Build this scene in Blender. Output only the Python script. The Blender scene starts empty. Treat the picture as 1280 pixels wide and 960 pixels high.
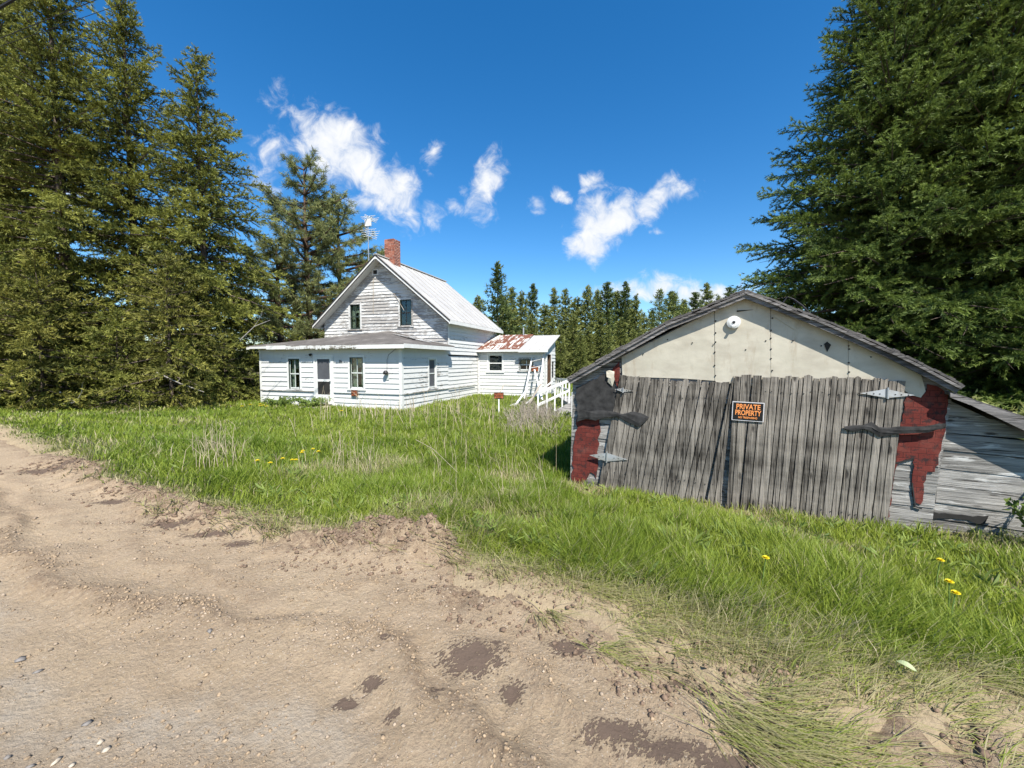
import bpy, math, random
import numpy as np
from mathutils import Vector, Matrix
random.seed(7); rng = np.random.default_rng(11)
PI = math.pi
scene = bpy.context.scene
COL = scene.collection

# ------------------------------------------------------------------ camera
F = 500.0; CX, CY, HOR = 640.0, 480.0, 452.0
EYE = 1.65
PITCH = math.atan((CY - HOR) / F)
cam_d = bpy.data.cameras.new('camera'); cam = bpy.data.objects.new('camera', cam_d); COL.objects.link(cam)
cam.location = (0, 0, EYE); cam.rotation_euler = (PI / 2 - PITCH, 0, 0)
cam_d.sensor_width = 36; cam_d.lens = 36 * F / 1280.0; cam_d.clip_end = 3000; cam_d.clip_start = 0.05
scene.camera = cam
FW = Vector((0, math.cos(PITCH), -math.sin(PITCH))); UP = Vector((0, math.sin(PITCH), math.cos(PITCH))); RT = Vector((1, 0, 0))
CAMP = Vector((0, 0, EYE))
def ray(px, py): return FW * F + RT * (px - CX) + UP * (CY - py)
def at_depth(px, py, y):
    r = ray(px, py); return CAMP + r * (y / r.y)
def on_plane(px, py, p0, n):
    r = ray(px, py); return CAMP + r * ((p0 - CAMP).dot(n) / r.dot(n))

# ------------------------------------------------------------------ noise
def _hash(ix, iy, seed):
    h = (ix.astype(np.int64) * 374761393 + iy.astype(np.int64) * 668265263 + seed * 1442695041) & 0xFFFFFFFF
    h = ((h ^ (h >> 13)) * 1274126177) & 0xFFFFFFFF
    h = (h ^ (h >> 16)) & 0xFFFFFFFF
    return h / 4294967295.0
def vnoise(x, y, seed=0):
    x = np.asarray(x, float); y = np.asarray(y, float)
    ix = np.floor(x); iy = np.floor(y); fx = x - ix; fy = y - iy
    fx = fx * fx * (3 - 2 * fx); fy = fy * fy * (3 - 2 * fy)
    a = _hash(ix, iy, seed); b = _hash(ix + 1, iy, seed); c = _hash(ix, iy + 1, seed); d = _hash(ix + 1, iy + 1, seed)
    return (a * (1 - fx) + b * fx) * (1 - fy) + (c * (1 - fx) + d * fx) * fy
def fbm(x, y, seed=0, octv=4):
    t = 0; a = 0.5
    for i in range(octv):
        t = t + a * vnoise(x * 2 ** i, y * 2 ** i, seed + i * 17); a *= 0.5
    return t / (1 - 0.5 ** octv)
def sstep(a, b, x):
    t = np.clip((np.asarray(x, float) - a) / (b - a), 0, 1); return t * t * (3 - 2 * t)

# ------------------------------------------------------------------ terrain
EDX = np.array([-400, -60, -40, -20, -12, -8.6, -6.0, -4.2, -2.75, -1.8, -1.05, -0.62, -0.45, 0.06, 0.6, 1.0, 1.3, 1.6, 1.9, 2.3, 3.0, 6, 20, 400])
EDY = np.array([150, 30, 22, 13.2, 9.3, 7.1, 5.55, 4.55, 3.85, 3.5, 3.42, 3.25, 2.95, 2.72, 2.36, 2.04, 1.88, 1.80, 1.75, 1.70, 1.35, -.8, -11, -160.])
def sdist(x, y):
    e = np.interp(x, EDX, EDY)
    return (y - e) * 0.84 + (fbm(x * 2.3, y * 2.3, 5, 4) - 0.5) * 0.34
SHED_P0 = Vector((1.015, 7.05, 0)); SHED_P1 = Vector((5.23, 5.0, 0))
SHED_D = (SHED_P1 - SHED_P0).normalized(); SHED_N = Vector((-SHED_D.y, SHED_D.x, 0)); SHED_Z = -0.55
HA = math.radians(-19); H_D = Vector((math.cos(HA), math.sin(HA), 0)); H_S = Vector((-math.sin(HA), math.cos(HA), 0))
H_O = Vector((-4.53, 16.4, -0.35))
def ground_z(x, y):
    x = np.asarray(x, float); y = np.asarray(y, float)
    s = sdist(x, y)
    d2 = ((x - 3.2) ** 2 + (y - 6.0) ** 2) / 5.2 ** 2
    z = -sstep(0.1, 4.2, s) * (0.33 + 0.24 * np.exp(-d2))
    z = z + 0.06 * np.exp(-((s - 0.3) / 0.35) ** 2)
    z = z - 0.2 * sstep(0.0, -0.25, s)
    far = sstep(6, 60, np.hypot(x, y))
    z = z + (fbm(x * 0.5, y * 0.5, 3, 4) - 0.5) * 0.16 * sstep(0, 0.8, s) + (fbm(x * 5, y * 5, 9, 3) - 0.5) * 0.07 * (1 - far) * sstep(-.3, 0.2, s)
    return z
MOUND = [(-1.0, 3.58, 0.5, 0.17, 0.2), (-1.5, 3.5, 0.4, 0.14, 0.1), (-0.66, 3.5, 0.34, 0.2, 0.07), (-3.1, 4.1, 0.7, 0.16, 0.1), (-4.6, 4.85, 0.7, 0.16, 0.1), (-6.8, 6.1, 0.9, 0.25, 0.13)]
def road_z(x, y):
    s = sdist(x, y)
    z = 0.008 * np.sin(s * 5) * sstep(-4, -0.3, s)
    rid = np.exp(-((s + 0.95 + 0.12 * np.sin(x * 1.3)) / 0.10) ** 2)
    z = z - .016 * np.exp(-((s + .74) / .13) ** 2) - .014 * np.exp(-((s + 1.25) / .14) ** 2)
    z = z + rid * 0.06 * (fbm(x * 3, y * 3, 21, 3) + .6 * (fbm(x * 14, y * 14, 22, 3) - .5)) + .022 * np.exp(-((s + .52 + .06 * np.sin(x * 2.1)) / .06) ** 2) * fbm(x * 4, y * 4, 23, 3)
    al = x * .88 - y * .48
    for (sc, wd_) in ((-.74, .09), (-1.86, .13), (-1.2, .10)): z = z + np.exp(-((s - sc - .05 * np.sin(x * 1.7)) / wd_) ** 4) * (-.012 + .007 * np.sin(al * 2 * PI / .11 + 22 * np.abs(s - sc))) * sstep(.4, .55, fbm(al * .9, s * 2, 24, 3))
    z = z - 0.03 * np.exp(-((s + 1.5) / 0.22) ** 2) + 0.03 * np.exp(-((s + 1.95) / 0.15) ** 2)
    z = z + (fbm(x * 1.2, y * 1.2, 31, 4) - 0.5) * 0.03 + (fbm(x * 7 + y * 2, y * 9, 41, 4) - 0.5) * 0.02
    z = z + (fbm(x * 22 + y * 14, y * 22 - x * 8, 43, 3) - 0.5) * 0.012
    near_e = np.exp(-((s + 0.05) / 0.22) ** 2)
    z = z + near_e * (fbm(x * 8, y * 8, 51, 5) - 0.45) * 0.13
    for (mx, my, rx, ry, h) in MOUND:
        g = np.exp(-(((x - mx) + (y - my) * 0.5) / rx) ** 2 - (((y - my) + (x - mx) * 0.45) / ry) ** 2)
        z = z + g * h * (0.55 + 0.9 * fbm(x * 7, y * 7, 61, 4))
    z = z - 0.35 * sstep(0.12, 0.55, s)
    return z

# ------------------------------------------------------------------ object helpers
def tag(o, label=None, cat=None, group=None, kind=None):
    if label: o['label'] = label
    if cat: o['category'] = cat
    if group: o['group'] = group
    if kind: o['kind'] = kind
    return o
def empty(name, loc, rz=0):
    o = bpy.data.objects.new(name, None); COL.objects.link(o); o.location = loc; o.rotation_euler = (0, 0, rz)
    o.empty_display_size = 0.1
    return o
def link(name, me, parent=None):
    o = bpy.data.objects.new(name, me); COL.objects.link(o)
    if parent is not None: o.parent = parent
    return o
def mesh_np(name, V, Fq, mat, parent=None, attrs=None, smooth=False):
    V = np.ascontiguousarray(V, np.float32); Fq = np.ascontiguousarray(Fq, np.int32)
    me = bpy.data.meshes.new(name)
    k = Fq.shape[1]; n = len(Fq)
    me.vertices.add(len(V)); me.vertices.foreach_set('co', V.ravel())
    me.loops.add(n * k); me.loops.foreach_set('vertex_index', Fq.ravel())
    me.polygons.add(n); me.polygons.foreach_set('loop_start', np.arange(0, n * k, k, dtype=np.int32))
    if smooth: me.polygons.foreach_set('use_smooth', np.ones(n, bool))
    for an, av in (attrs or {}).items():
        a = me.attributes.new(an, 'FLOAT', 'POINT'); a.data.foreach_set('value', np.ascontiguousarray(av, np.float32))
    me.update(calc_edges=True)
    me.materials.append(mat)
    return link(name, me, parent)
class MB:
    def __init__(s): s.v = []; s.f = []; s.t = []
    def add(s, vs, fs, t=None):
        b = len(s.v); t = random.random() if t is None else t
        s.v += [tuple(v) for v in vs]; s.t += [t] * len(vs)
        s.f += [tuple(i + b for i in f) for f in fs]
    def box(s, a, b, t=None):
        x0, x1 = sorted((a[0], b[0])); y0, y1 = sorted((a[1], b[1])); z0, z1 = sorted((a[2], b[2]))
        s.add([(x0, y0, z0), (x1, y0, z0), (x1, y1, z0), (x0, y1, z0), (x0, y0, z1), (x1, y0, z1), (x1, y1, z1), (x0, y1, z1)],
              [(0, 3, 2, 1), (4, 5, 6, 7), (0, 1, 5, 4), (1, 2, 6, 5), (2, 3, 7, 6), (3, 0, 4, 7)], t)
    def hexa(s, lo, hi, t=None):    # two quads of 4 points each
        s.add(list(lo) + list(hi), [(0, 3, 2, 1), (4, 5, 6, 7), (0, 1, 5, 4), (1, 2, 6, 5), (2, 3, 7, 6), (3, 0, 4, 7)], t)
    def bar(s, p, q, w, h, t=None, up=(0, 0, 1)):
        p = Vector(p); q = Vector(q); d = (q - p).normalized(); u = Vector(up)
        if abs(d.dot(u)) > .98: u = Vector((0, 1, 0))
        r = d.cross(u).normalized(); u = r.cross(d)
        r = r * w / 2; u = u * h / 2
        s.hexa([p - r - u, p + r - u, p + r + u, p - r + u], [q - r - u, q + r - u, q + r + u, q - r + u], t)
    def tube(s, pts, rad, n=6, t=None):
        pts = [Vector(p) for p in pts]; m = len(pts)
        rad = [rad] * m if not hasattr(rad, '__len__') else rad
        vs = []; fs = []
        ref = Vector((0.31, 0.22, 0.92))
        for i, p in enumerate(pts):
            d = (pts[min(i + 1, m - 1)] - pts[max(i - 1, 0)])
            d = d.normalized() if d.length > 1e-9 else Vector((0, 0, 1))
            r = d.cross(ref)
            if r.length < 0.05: r = d.cross(Vector((1, 0, 0)))
            r.normalize(); u = r.cross(d)
            for k in range(n):
                a = 2 * PI * k / n; vs.append(p + r * math.cos(a) * rad[i] + u * math.sin(a) * rad[i])
        for i in range(m - 1):
            for k in range(n):
                fs.append((i * n + k, i * n + (k + 1) % n, (i + 1) * n + (k + 1) % n, (i + 1) * n + k))
        fs.append(tuple(range(n))[::-1]); fs.append(tuple(range((m - 1) * n, m * n)))
        s.add(vs, fs, t)
    def lathe(s, prof, o=(0, 0, 0), ax=(0, 0, 1), n=16, t=None):
        ax = Vector(ax).normalized(); r = ax.orthogonal().normalized(); u = ax.cross(r); o = Vector(o)
        vs = []; fs = []
        for (rr, h) in prof:
            for k in range(n):
                a = 2 * PI * k / n; vs.append(o + ax * h + (r * math.cos(a) + u * math.sin(a)) * rr)
        for i in range(len(prof) - 1):
            for k in range(n): fs.append((i * n + k, i * n + (k + 1) % n, (i + 1) * n + (k + 1) % n, (i + 1) * n + k))
        fs.append(tuple(range(n))[::-1]); fs.append(tuple(range((len(prof) - 1) * n, len(prof) * n)))
        s.add(vs, fs, t)
    def prism(s, pts, off, t=None):     # ngon front, extruded by off
        n = len(pts); off = Vector(off); a = [Vector(p) for p in pts]; b = [p + off for p in a]
        fs = [tuple(range(n)), tuple(range(2 * n - 1, n - 1, -1))] + [(i, n + i, n + (i + 1) % n, (i + 1) % n) for i in range(n)]
        s.add(a + b, fs, t)
    def build(s, name, mat, parent=None, smooth=False, recalc=True):
        me = bpy.data.meshes.new(name); me.from_pydata(s.v, [], s.f)
        a = me.attributes.new('rnd', 'FLOAT', 'POINT'); a.data.foreach_set('value', s.t)
        if recalc:
            import bmesh
            bm = bmesh.new(); bm.from_mesh(me); bmesh.ops.recalc_face_normals(bm, faces=bm.faces)
            if smooth:
                for f in bm.faces: f.smooth = True
            bm.to_mesh(me); bm.free()
        me.update(); me.materials.append(mat)
        return link(name, me, parent)
def copy_tree(o, parent=None):
    c = o.copy(); COL.objects.link(c); c.parent = parent
    for ch in list(o.children): copy_tree(ch, c)
    return c

# ------------------------------------------------------------------ materials
class NT:
    def __init__(s, name):
        s.m = bpy.data.materials.new(name); s.m.use_nodes = True; s.t = s.m.node_tree; s.t.nodes.clear()
        s.out = s.n('ShaderNodeOutputMaterial')
    def n(s, typ, **kw):
        nd = s.t.nodes.new(typ)
        for k, v in kw.items(): setattr(nd, k, v)
        return nd
    def l(s, a, b): s.t.links.new(a, b)
    def inp(s, sock, v):
        if hasattr(v, 'bl_idname') or isinstance(v, bpy.types.NodeSocket): s.l(v, sock)
        elif hasattr(v, '__len__') and len(v) == 3 and sock.type == 'RGBA': sock.default_value = (*v, 1)
        else: sock.default_value = v
    def math(s, op, a, b=0.0, c=0.0, clamp=False):
        nd = s.n('ShaderNodeMath', operation=op, use_clamp=clamp)
        s.inp(nd.inputs[0], a); s.inp(nd.inputs[1], b)
        if op in ('MULTIPLY_ADD', 'SMOOTH_MIN', 'SMOOTH_MAX'): s.inp(nd.inputs[2], c)
        return nd.outputs[0]
    def rng(s, v, a, b, c=0.0, d=1.0, smooth=False):
        nd = s.n('ShaderNodeMapRange'); nd.interpolation_type = 'SMOOTHSTEP' if smooth else 'LINEAR'
        s.inp(nd.inputs[0], v); nd.inputs[1].default_value = a; nd.inputs[2].default_value = b
        nd.inputs[3].default_value = c; nd.inputs[4].default_value = d
        return nd.outputs[0]
    def mix(s, f, a, b, mode='MIX'):
        nd = s.n('ShaderNodeMix', data_type='RGBA', blend_type=mode); nd.clamp_factor = True
        s.inp(nd.inputs[0], f); s.inp(nd.inputs[6], a); s.inp(nd.inputs[7], b)
        return nd.outputs[2]
    def coord(s, kind='Object', scale=(1, 1, 1), off=None):
        c = s.n('ShaderNodeTexCoord').outputs[kind]
        if off is not None:
            av = s.n('ShaderNodeVectorMath', operation='ADD'); s.l(c, av.inputs[0]); s.l(off, av.inputs[1]); c = av.outputs[0]
        mp = s.n('ShaderNodeMapping'); mp.inputs['Scale'].default_value = scale; s.l(c, mp.inputs[0]); return mp.outputs[0]
    def noise(s, vec, scale, detail=4, rough=0.55, dist=0.0, col=False):
        nd = s.n('ShaderNodeTexNoise'); s.l(vec, nd.inputs['Vector']); nd.inputs['Scale'].default_value = scale
        nd.inputs['Detail'].default_value = detail; nd.inputs['Roughness'].default_value = rough; nd.inputs['Distortion'].default_value = dist
        return nd.outputs['Color' if col else 'Fac']
    def attr(s, name): return s.n('ShaderNodeAttribute', attribute_name=name).outputs['Fac']
    def bump(s, h, strength=0.5, dist=0.02):
        b = s.n('ShaderNodeBump'); b.inputs['Strength'].default_value = strength; b.inputs['Distance'].default_value = dist
        s.l(h, b.inputs['Height']); return b.outputs[0]
    def pbsdf(s, col, rough=0.8, metal=0.0, normal=None, spec=0.3, **kw):
        p = s.n('ShaderNodeBsdfPrincipled'); s.inp(p.inputs['Base Color'], col); s.inp(p.inputs['Roughness'], rough)
        s.inp(p.inputs['Metallic'], metal); p.inputs['Specular IOR Level'].default_value = spec
        if normal is not None: s.l(normal, p.inputs['Normal'])
        s.l(p.outputs[0], s.out.inputs[0]); return p

def mat_plain(name, col, rough=0.7, metal=0.0, var=0.25, scale=6, spec=0.3):
    t = NT(name); c = t.coord()
    n = t.noise(c, scale, 5)
    k = t.rng(n, 0.3, 0.7, 1 - var, 1 + var)
    cc = t.mix(1.0, col, t.n('ShaderNodeCombineColor').outputs[0], 'MULTIPLY')
    cmb = t.t.nodes[-2] if False else [x for x in t.t.nodes if x.bl_idname == 'ShaderNodeCombineColor'][0]
    for i in range(3): t.l(k, cmb.inputs[i])
    t.pbsdf(cc, rough, metal, t.bump(t.noise(c, scale * 6, 3), 0.2, 0.005), spec)
    return t.m

def mat_siding(name, peel, white=(0.58, 0.58, 0.56), wood=(0.24, 0.22, 0.20)):
    t = NT(name); c = t.coord(scale=(1, 1, 1)); cs = t.coord(scale=(1.6, 1.6, 9))
    n1 = t.noise(cs, 2.2, 8, 0.68, 0.4)
    n2 = t.noise(c, 0.55, 3)
    k = t.math('ADD', n1, t.math('MULTIPLY', t.math('SUBTRACT', n2, 0.5), 0.55))
    rn = t.attr('rnd'); k = t.math('ADD', k, t.math('MULTIPLY', t.math('SUBTRACT', rn, 0.5), 0.16))
    f = t.rng(k, peel, peel + 0.05, 0, 1)
    woodc = t.mix(t.noise(t.coord(scale=(2, 2, 40)), 3, 5), (wood[0] * .6, wood[1] * .6, wood[2] * .6), (wood[0] * 1.5, wood[1] * 1.5, wood[2] * 1.45))
    dirt = t.rng(t.noise(t.coord(scale=(5, 5, 1.2)), 1.4, 5), 0.5, 0.85, 0, 0.35)
    wcol = t.mix(dirt, white, (white[0] * .72, white[1] * .72, white[2] * .66))
    wcol = t.mix(t.math('MULTIPLY', rn, 0.35), wcol, (0.5, 0.5, 0.475))
    col = t.mix(f, wcol, woodc)
    t.pbsdf(col, 0.6, 0, t.bump(t.noise(cs, 8, 5), 0.25, 0.006), 0.3)
    return t.m

def mat_wood(name, dark=(0.026, 0.023, 0.019), light=(0.30, 0.268, 0.225), vertical=True, white=0.0, axis='z'):
    t = NT(name); rn = t.attr('rnd')
    off = t.n('ShaderNodeCombineXYZ'); t.l(t.math('MULTIPLY', rn, 37.0), off.inputs[0]); t.l(t.math('MULTIPLY', rn, 11.0), off.inputs[2])
    sc = (26, 26, 0.6) if vertical else (0.6, 0.6, 24)
    c = t.coord(scale=sc, off=off.outputs[0])
    g = t.noise(c, 1.6, 8, 0.62, 0.9)
    g2 = t.noise(t.coord(scale=(sc[0] * 4, sc[1] * 4, sc[2] * 4)), 1.5, 4, 0.6, 0.3)
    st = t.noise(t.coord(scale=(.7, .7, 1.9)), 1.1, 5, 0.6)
    k = t.math('ADD', t.math('MULTIPLY', g, 0.6), t.math('MULTIPLY', g2, 0.4))
    k = t.math('ADD', k, t.math('MULTIPLY', t.math('SUBTRACT', rn, 0.5), 0.13))
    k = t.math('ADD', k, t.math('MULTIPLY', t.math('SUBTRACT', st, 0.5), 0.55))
    f = t.rng(k, 0.36, 0.63)
    col = t.mix(f, dark, light)
    # knots
    vo = t.n('ShaderNodeTexVoronoi'); t.l(t.coord(scale=(7, 7, 2.2) if vertical else (2.2, 2.2, 7), off=off.outputs[0]), vo.inputs['Vector']); vo.inputs['Scale'].default_value = 1.0
    kn = t.rng(vo.outputs['Distance'], 0.07, 0.16, 0.9, 0)
    ck = t.rng(t.noise(t.coord(scale=(sc[0] * 2.2, sc[1] * 2.2, sc[2] * .8), off=off.outputs[0]), 1.0, 3, .5), .60, .66, 0, .85)
    col = t.mix(kn, col, (0.045, 0.038, 0.032)); col = t.mix(ck, col, (0.03, 0.026, 0.022))
    # bleached streaks
    bl = t.rng(t.noise(t.coord(scale=(sc[0] * .8, sc[1] * .8, sc[2] * .7), off=off.outputs[0]), 1.0, 5), 0.62, 0.74, 0, 0.45)
    col = t.mix(bl, col, (light[0] * 1.5, light[1] * 1.46, light[2] * 1.38))
    if white > 0:
        w = t.rng(t.noise(t.coord(scale=(1.3, 1.3, 9)), 1.8, 7, 0.65, 0.5), 0.62 - white, 0.70 - white, 0, 0.85)
        col = t.mix(w, col, (0.52, 0.51, 0.48))
    h = t.math('ADD', k, t.math('MULTIPLY', kn, -0.4))
    t.pbsdf(col, 0.85, 0, t.bump(h, 1.0, 0.02), 0.2)
    return t.m

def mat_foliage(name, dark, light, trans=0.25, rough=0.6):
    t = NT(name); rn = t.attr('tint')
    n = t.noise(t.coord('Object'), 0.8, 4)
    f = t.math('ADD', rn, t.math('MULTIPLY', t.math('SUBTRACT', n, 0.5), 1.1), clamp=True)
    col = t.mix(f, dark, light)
    p = t.n('ShaderNodeBsdfPrincipled'); t.l(col, p.inputs['Base Color']); p.inputs['Roughness'].default_value = rough; p.inputs['Specular IOR Level'].default_value = 0.25
    tr = t.n('ShaderNodeBsdfTranslucent'); t.l(col, tr.inputs[0])
    mx = t.n('ShaderNodeMixShader'); mx.inputs[0].default_value = trans
    t.l(p.outputs[0], mx.inputs[1]); t.l(tr.outputs[0], mx.inputs[2]); t.l(mx.outputs[0], t.out.inputs[0])
    return t.m

def mat_grass(name):
    t = NT(name); hue = t.attr('tint'); dry = t.attr('dry')
    col = t.mix(hue, (0.115, 0.19, 0.018), (0.29, 0.345, 0.048))
    col = t.mix(dry, col, (0.46, 0.39, 0.24))
    p = t.n('ShaderNodeBsdfPrincipled'); t.l(col, p.inputs['Base Color']); p.inputs['Roughness'].default_value = 0.5; p.inputs['Specular IOR Level'].default_value = 0.3
    tr = t.n('ShaderNodeBsdfTranslucent'); t.l(col, tr.inputs[0])
    mx = t.n('ShaderNodeMixShader'); mx.inputs[0].default_value = 0.4
    t.l(p.outputs[0], mx.inputs[1]); t.l(tr.outputs[0], mx.inputs[2]); t.l(mx.outputs[0], t.out.inputs[0])
    return t.m

def mat_ground():
    t = NT('lot_soil'); c = t.coord('Object')
    n = t.noise(c, 1.3, 6, 0.6); n2 = t.noise(c, 22, 6, 0.7)
    g = t.mix(n, (0.05, 0.085, 0.018), (0.13, 0.14, 0.045))
    dryc = t.mix(n2, (0.19, 0.14, 0.085), (0.40, 0.32, 0.21))
    lit = t.mix(n2, (0.05, 0.038, 0.025), (0.15, 0.11, 0.07))
    col = t.mix(t.attr('dry'), g, dryc)
    col = t.mix(t.attr('litter'), col, lit)
    t.pbsdf(col, 0.95, 0, t.bump(n2, 0.9, 0.03), 0.1); return t.m

def mat_road():
    t = NT('road_dirt'); c = t.coord('Object')
    big = t.noise(c, 0.9, 5, 0.6); mid = t.noise(c, 7, 6, 0.65); fine = t.noise(c, 60, 6, 0.75)
    mpn = t.n('ShaderNodeMapping'); mpn.inputs['Rotation'].default_value = (0, 0, math.radians(-38)); t.l(c, mpn.inputs[0]); mp2 = t.n('ShaderNodeMapping'); mp2.inputs['Scale'].default_value = (.8, 1.6, 1); t.l(mpn.outputs[0], mp2.inputs[0]); strk = mp2.outputs[0]; sn = t.noise(strk, 42, 8, .8, .2)
    vo = t.n('ShaderNodeTexVoronoi'); t.l(c, vo.inputs['Vector']); vo.inputs['Scale'].default_value = 75; 
    vo2 = t.n('ShaderNodeTexVoronoi'); t.l(c, vo2.inputs['Vector']); vo2.inputs['Scale'].default_value = 32
    base = t.mix(t.rng(big, 0.3, 0.7), (0.335, 0.248, 0.157), (0.425, 0.328, 0.212))
    base = t.mix(t.rng(mid, 0.35, 0.75, 0, 0.5), base, (0.47, 0.365, 0.26))
    base = t.mix(t.rng(fine, 0.35, 0.6, 0.55, 0), base, (0.25, 0.18, 0.12)); base = t.mix(t.rng(sn, 0.28, 0.40, 0.35, 0), base, (0.22, 0.16, 0.10))
    # pale and dark single grains
    gr = t.math('MULTIPLY', t.rng(vo.outputs['Distance'], 0.25, 0.32, 1, 0), t.rng(t.n('ShaderNodeSeparateColor').outputs[0], 0.75, 0.8))
    sep = [x for x in t.t.nodes if x.bl_idname == 'ShaderNodeSeparateColor'][0]; t.l(vo.outputs['Color'], sep.inputs[0])
    base = t.mix(t.math('MULTIPLY', gr, 0.55), base, (0.52, 0.46, 0.38))
    base = t.mix(t.math('MULTIPLY', t.attr('grey'), t.rng(mid, 0.3, 0.62, 0.1, 0.75)), base, t.mix(fine, (0.36, 0.305, 0.235), (0.50, 0.435, 0.345)))
    soil = t.mix(t.rng(fine, 0.3, 0.7), (0.085, 0.055, 0.035), (0.27, 0.19, 0.125))
    base = t.mix(t.math('MULTIPLY', t.attr('soil'), t.rng(t.noise(c, 19, 7, .75), 0.38, 0.58, 0.1, 1)), base, soil)
    dn = t.math('ADD', t.attr('damp'), t.math('ADD', t.math('MULTIPLY', t.math('SUBTRACT', t.noise(c, 14, 3, 0.6), .5), 1.0), t.math('MULTIPLY', t.math('SUBTRACT', t.noise(strk, 50, 4, 0.65), .5), 2.6)))
    dm = t.math('MULTIPLY', t.rng(dn, 0.52, 0.60), t.rng(t.attr('damp'), 0.0, 0.15))
    col = t.mix(dm, base, t.mix(fine, (0.085, 0.058, 0.042), (0.125, 0.09, 0.066)))
    h = t.math('ADD', t.math('ADD', t.math('MULTIPLY', mid, .45), t.math('MULTIPLY', sn, .35)), t.math('ADD', t.math('MULTIPLY', fine, 1.1), t.math('MULTIPLY', vo2.outputs['Distance'], 0.35)))
    h = t.math('MULTIPLY', h, t.rng(dm, 0, 1, 1, 0.35))
    t.pbsdf(col, t.rng(dm, 0, 1, 0.95, 0.75), 0, t.bump(h, 1.0, 0.02), 0.2); return t.m

def mat_galv(name, col=(0.52, 0.48, 0.385), metal=0.1, rough=0.6):
    t = NT(name); c = t.coord()
    n = t.noise(c, 3, 6, 0.6); n2 = t.noise(t.coord(scale=(1.2, 1.2, 2.5)), 2, 7)
    vo = t.n('ShaderNodeTexVoronoi'); t.l(c, vo.inputs['Vector']); vo.inputs['Scale'].default_value = 45
    cc = t.mix(t.rng(n, 0.3, 0.7), (col[0] * .82, col[1] * .82, col[2] * .8), col)
    cc = t.mix(t.rng(n2, 0.45, 0.7, 0, .75), cc, (0.36, 0.32, 0.25)); cc = t.mix(t.rng(t.noise(t.coord(scale=(5, 5, 1.4)), 1.2, 7, .7), .54, .70, 0, .55), cc, (0.30, 0.23, 0.155))
    cc = t.mix(t.rng(vo.outputs['Distance'], 0.0, 0.5, 0.12, 0), cc, (0.3, 0.29, 0.27))
    t.pbsdf(cc, rough, metal, t.bump(t.noise(c, 5, 3), 0.25, 0.02), 0.4); return t.m

def mat_redtar(name):
    t = NT(name); c = t.coord()
    br = t.n('ShaderNodeTexBrick'); mp = t.n('ShaderNodeMapping'); mp.inputs['Rotation'].default_value = (PI / 2, 0, 0); t.l(t.n('ShaderNodeTexCoord').outputs['Object'], mp.inputs[0]); t.l(mp.outputs[0], br.inputs['Vector'])
    br.inputs['Scale'].default_value = 3.4; br.inputs['Mortar Size'].default_value = 0.012; br.inputs['Color1'].default_value = (0.125, 0.027, 0.021, 1); br.inputs['Color2'].default_value = (0.17, 0.038, 0.029, 1); br.inputs['Mortar'].default_value = (0.06, 0.02, 0.018, 1)
    n = t.noise(c, 14, 6, 0.7); n2 = t.noise(c, 90, 3, 0.7)
    col = t.mix(t.rng(n, 0.53, 0.60, 0, 0.9), br.outputs[0], (0.028, 0.024, 0.024))
    col = t.mix(t.rng(n2, 0.3, 0.7, 0.4, 0), col, (0.07, 0.018, 0.015)); col = t.mix(t.rng(t.noise(c, 4, 6, .7), .5, .75, 0, .6), col, (0.22, 0.085, 0.065))
    t.pbsdf(col, 0.95, 0, t.bump(t.math('ADD', n2, t.math('MULTIPLY', br.outputs[1], -1.5)), 0.6, 0.008), 0.15); return t.m

def mat_roofmetal():
    t = NT('white_roof_metal'); c = t.coord()
    n = t.noise(c, 0.8, 6); n2 = t.noise(t.coord(scale=(0.6, 5, 0.6)), 2, 6)
    col = t.mix(t.rng(n, 0.35, 0.7), (0.43, 0.415, 0.385), (0.36, 0.345, 0.32))
    col = t.mix(t.rng(n2, 0.62, 0.85, 0, 0.3), col, (0.30, 0.27, 0.23))
    t.pbsdf(col, 0.5, 0.0, t.bump(n, 0.1, 0.01), 0.4); return t.m
def mat_rust():
    t = NT('rusty_roof_metal'); c = t.coord(scale=(1.2, 1.2, 1.2))
    rn = t.attr('rnd')
    n = t.noise(t.coord(scale=(3.5, 0.8, 0.8)), 1.3, 7, 0.65, 0.4)
    k = t.math('ADD', t.math('ADD', n, t.math('MULTIPLY', t.math('SUBTRACT', rn, 0.5), 0.15)), t.math('MULTIPLY', t.math('SUBTRACT', t.noise(c, 1.1, 4), .5), .7))
    rust = t.mix(t.noise(c, 6, 5), (0.09, 0.032, 0.018), (0.21, 0.085, 0.05))
    col = t.mix(t.rng(k, 0.38, 0.45), (0.50, 0.48, 0.44), rust)
    t.pbsdf(col, 0.8, 0, t.bump(n, 0.2, 0.01)); return t.m
def mat_shingle(name='weathered_shingle', a=(0.05, 0.046, 0.043), b=(0.17, 0.155, 0.142)):
    t = NT(name); c = t.coord()
    n = t.noise(t.coord(scale=(3, 14, 14)), 1.5, 6, 0.65); n2 = t.noise(c, 1.2, 5)
    col = t.mix(n, a, b); col = t.mix(t.rng(n2, 0.5, 0.75, 0, 0.6), col, (0.25, 0.23, 0.21))
    t.pbsdf(col, 0.95, 0, t.bump(n, 0.8, 0.02), 0.1); return t.m
def mat_brick():
    t = NT('chimney_brick'); c = t.n('ShaderNodeTexCoord').outputs['UV']
    c = t.coord('Object')
    rn = t.attr('rnd')
    n = t.noise(c, 9, 5)
    col = t.mix(rn, (0.16, 0.05, 0.035), (0.36, 0.14, 0.09)); col = t.mix(t.rng(n, .55, .7, 0, .6), col, (0.45, 0.36, 0.30))
    t.pbsdf(col, 0.9, 0, t.bump(n, 0.5, 0.01)); return t.m
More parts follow.
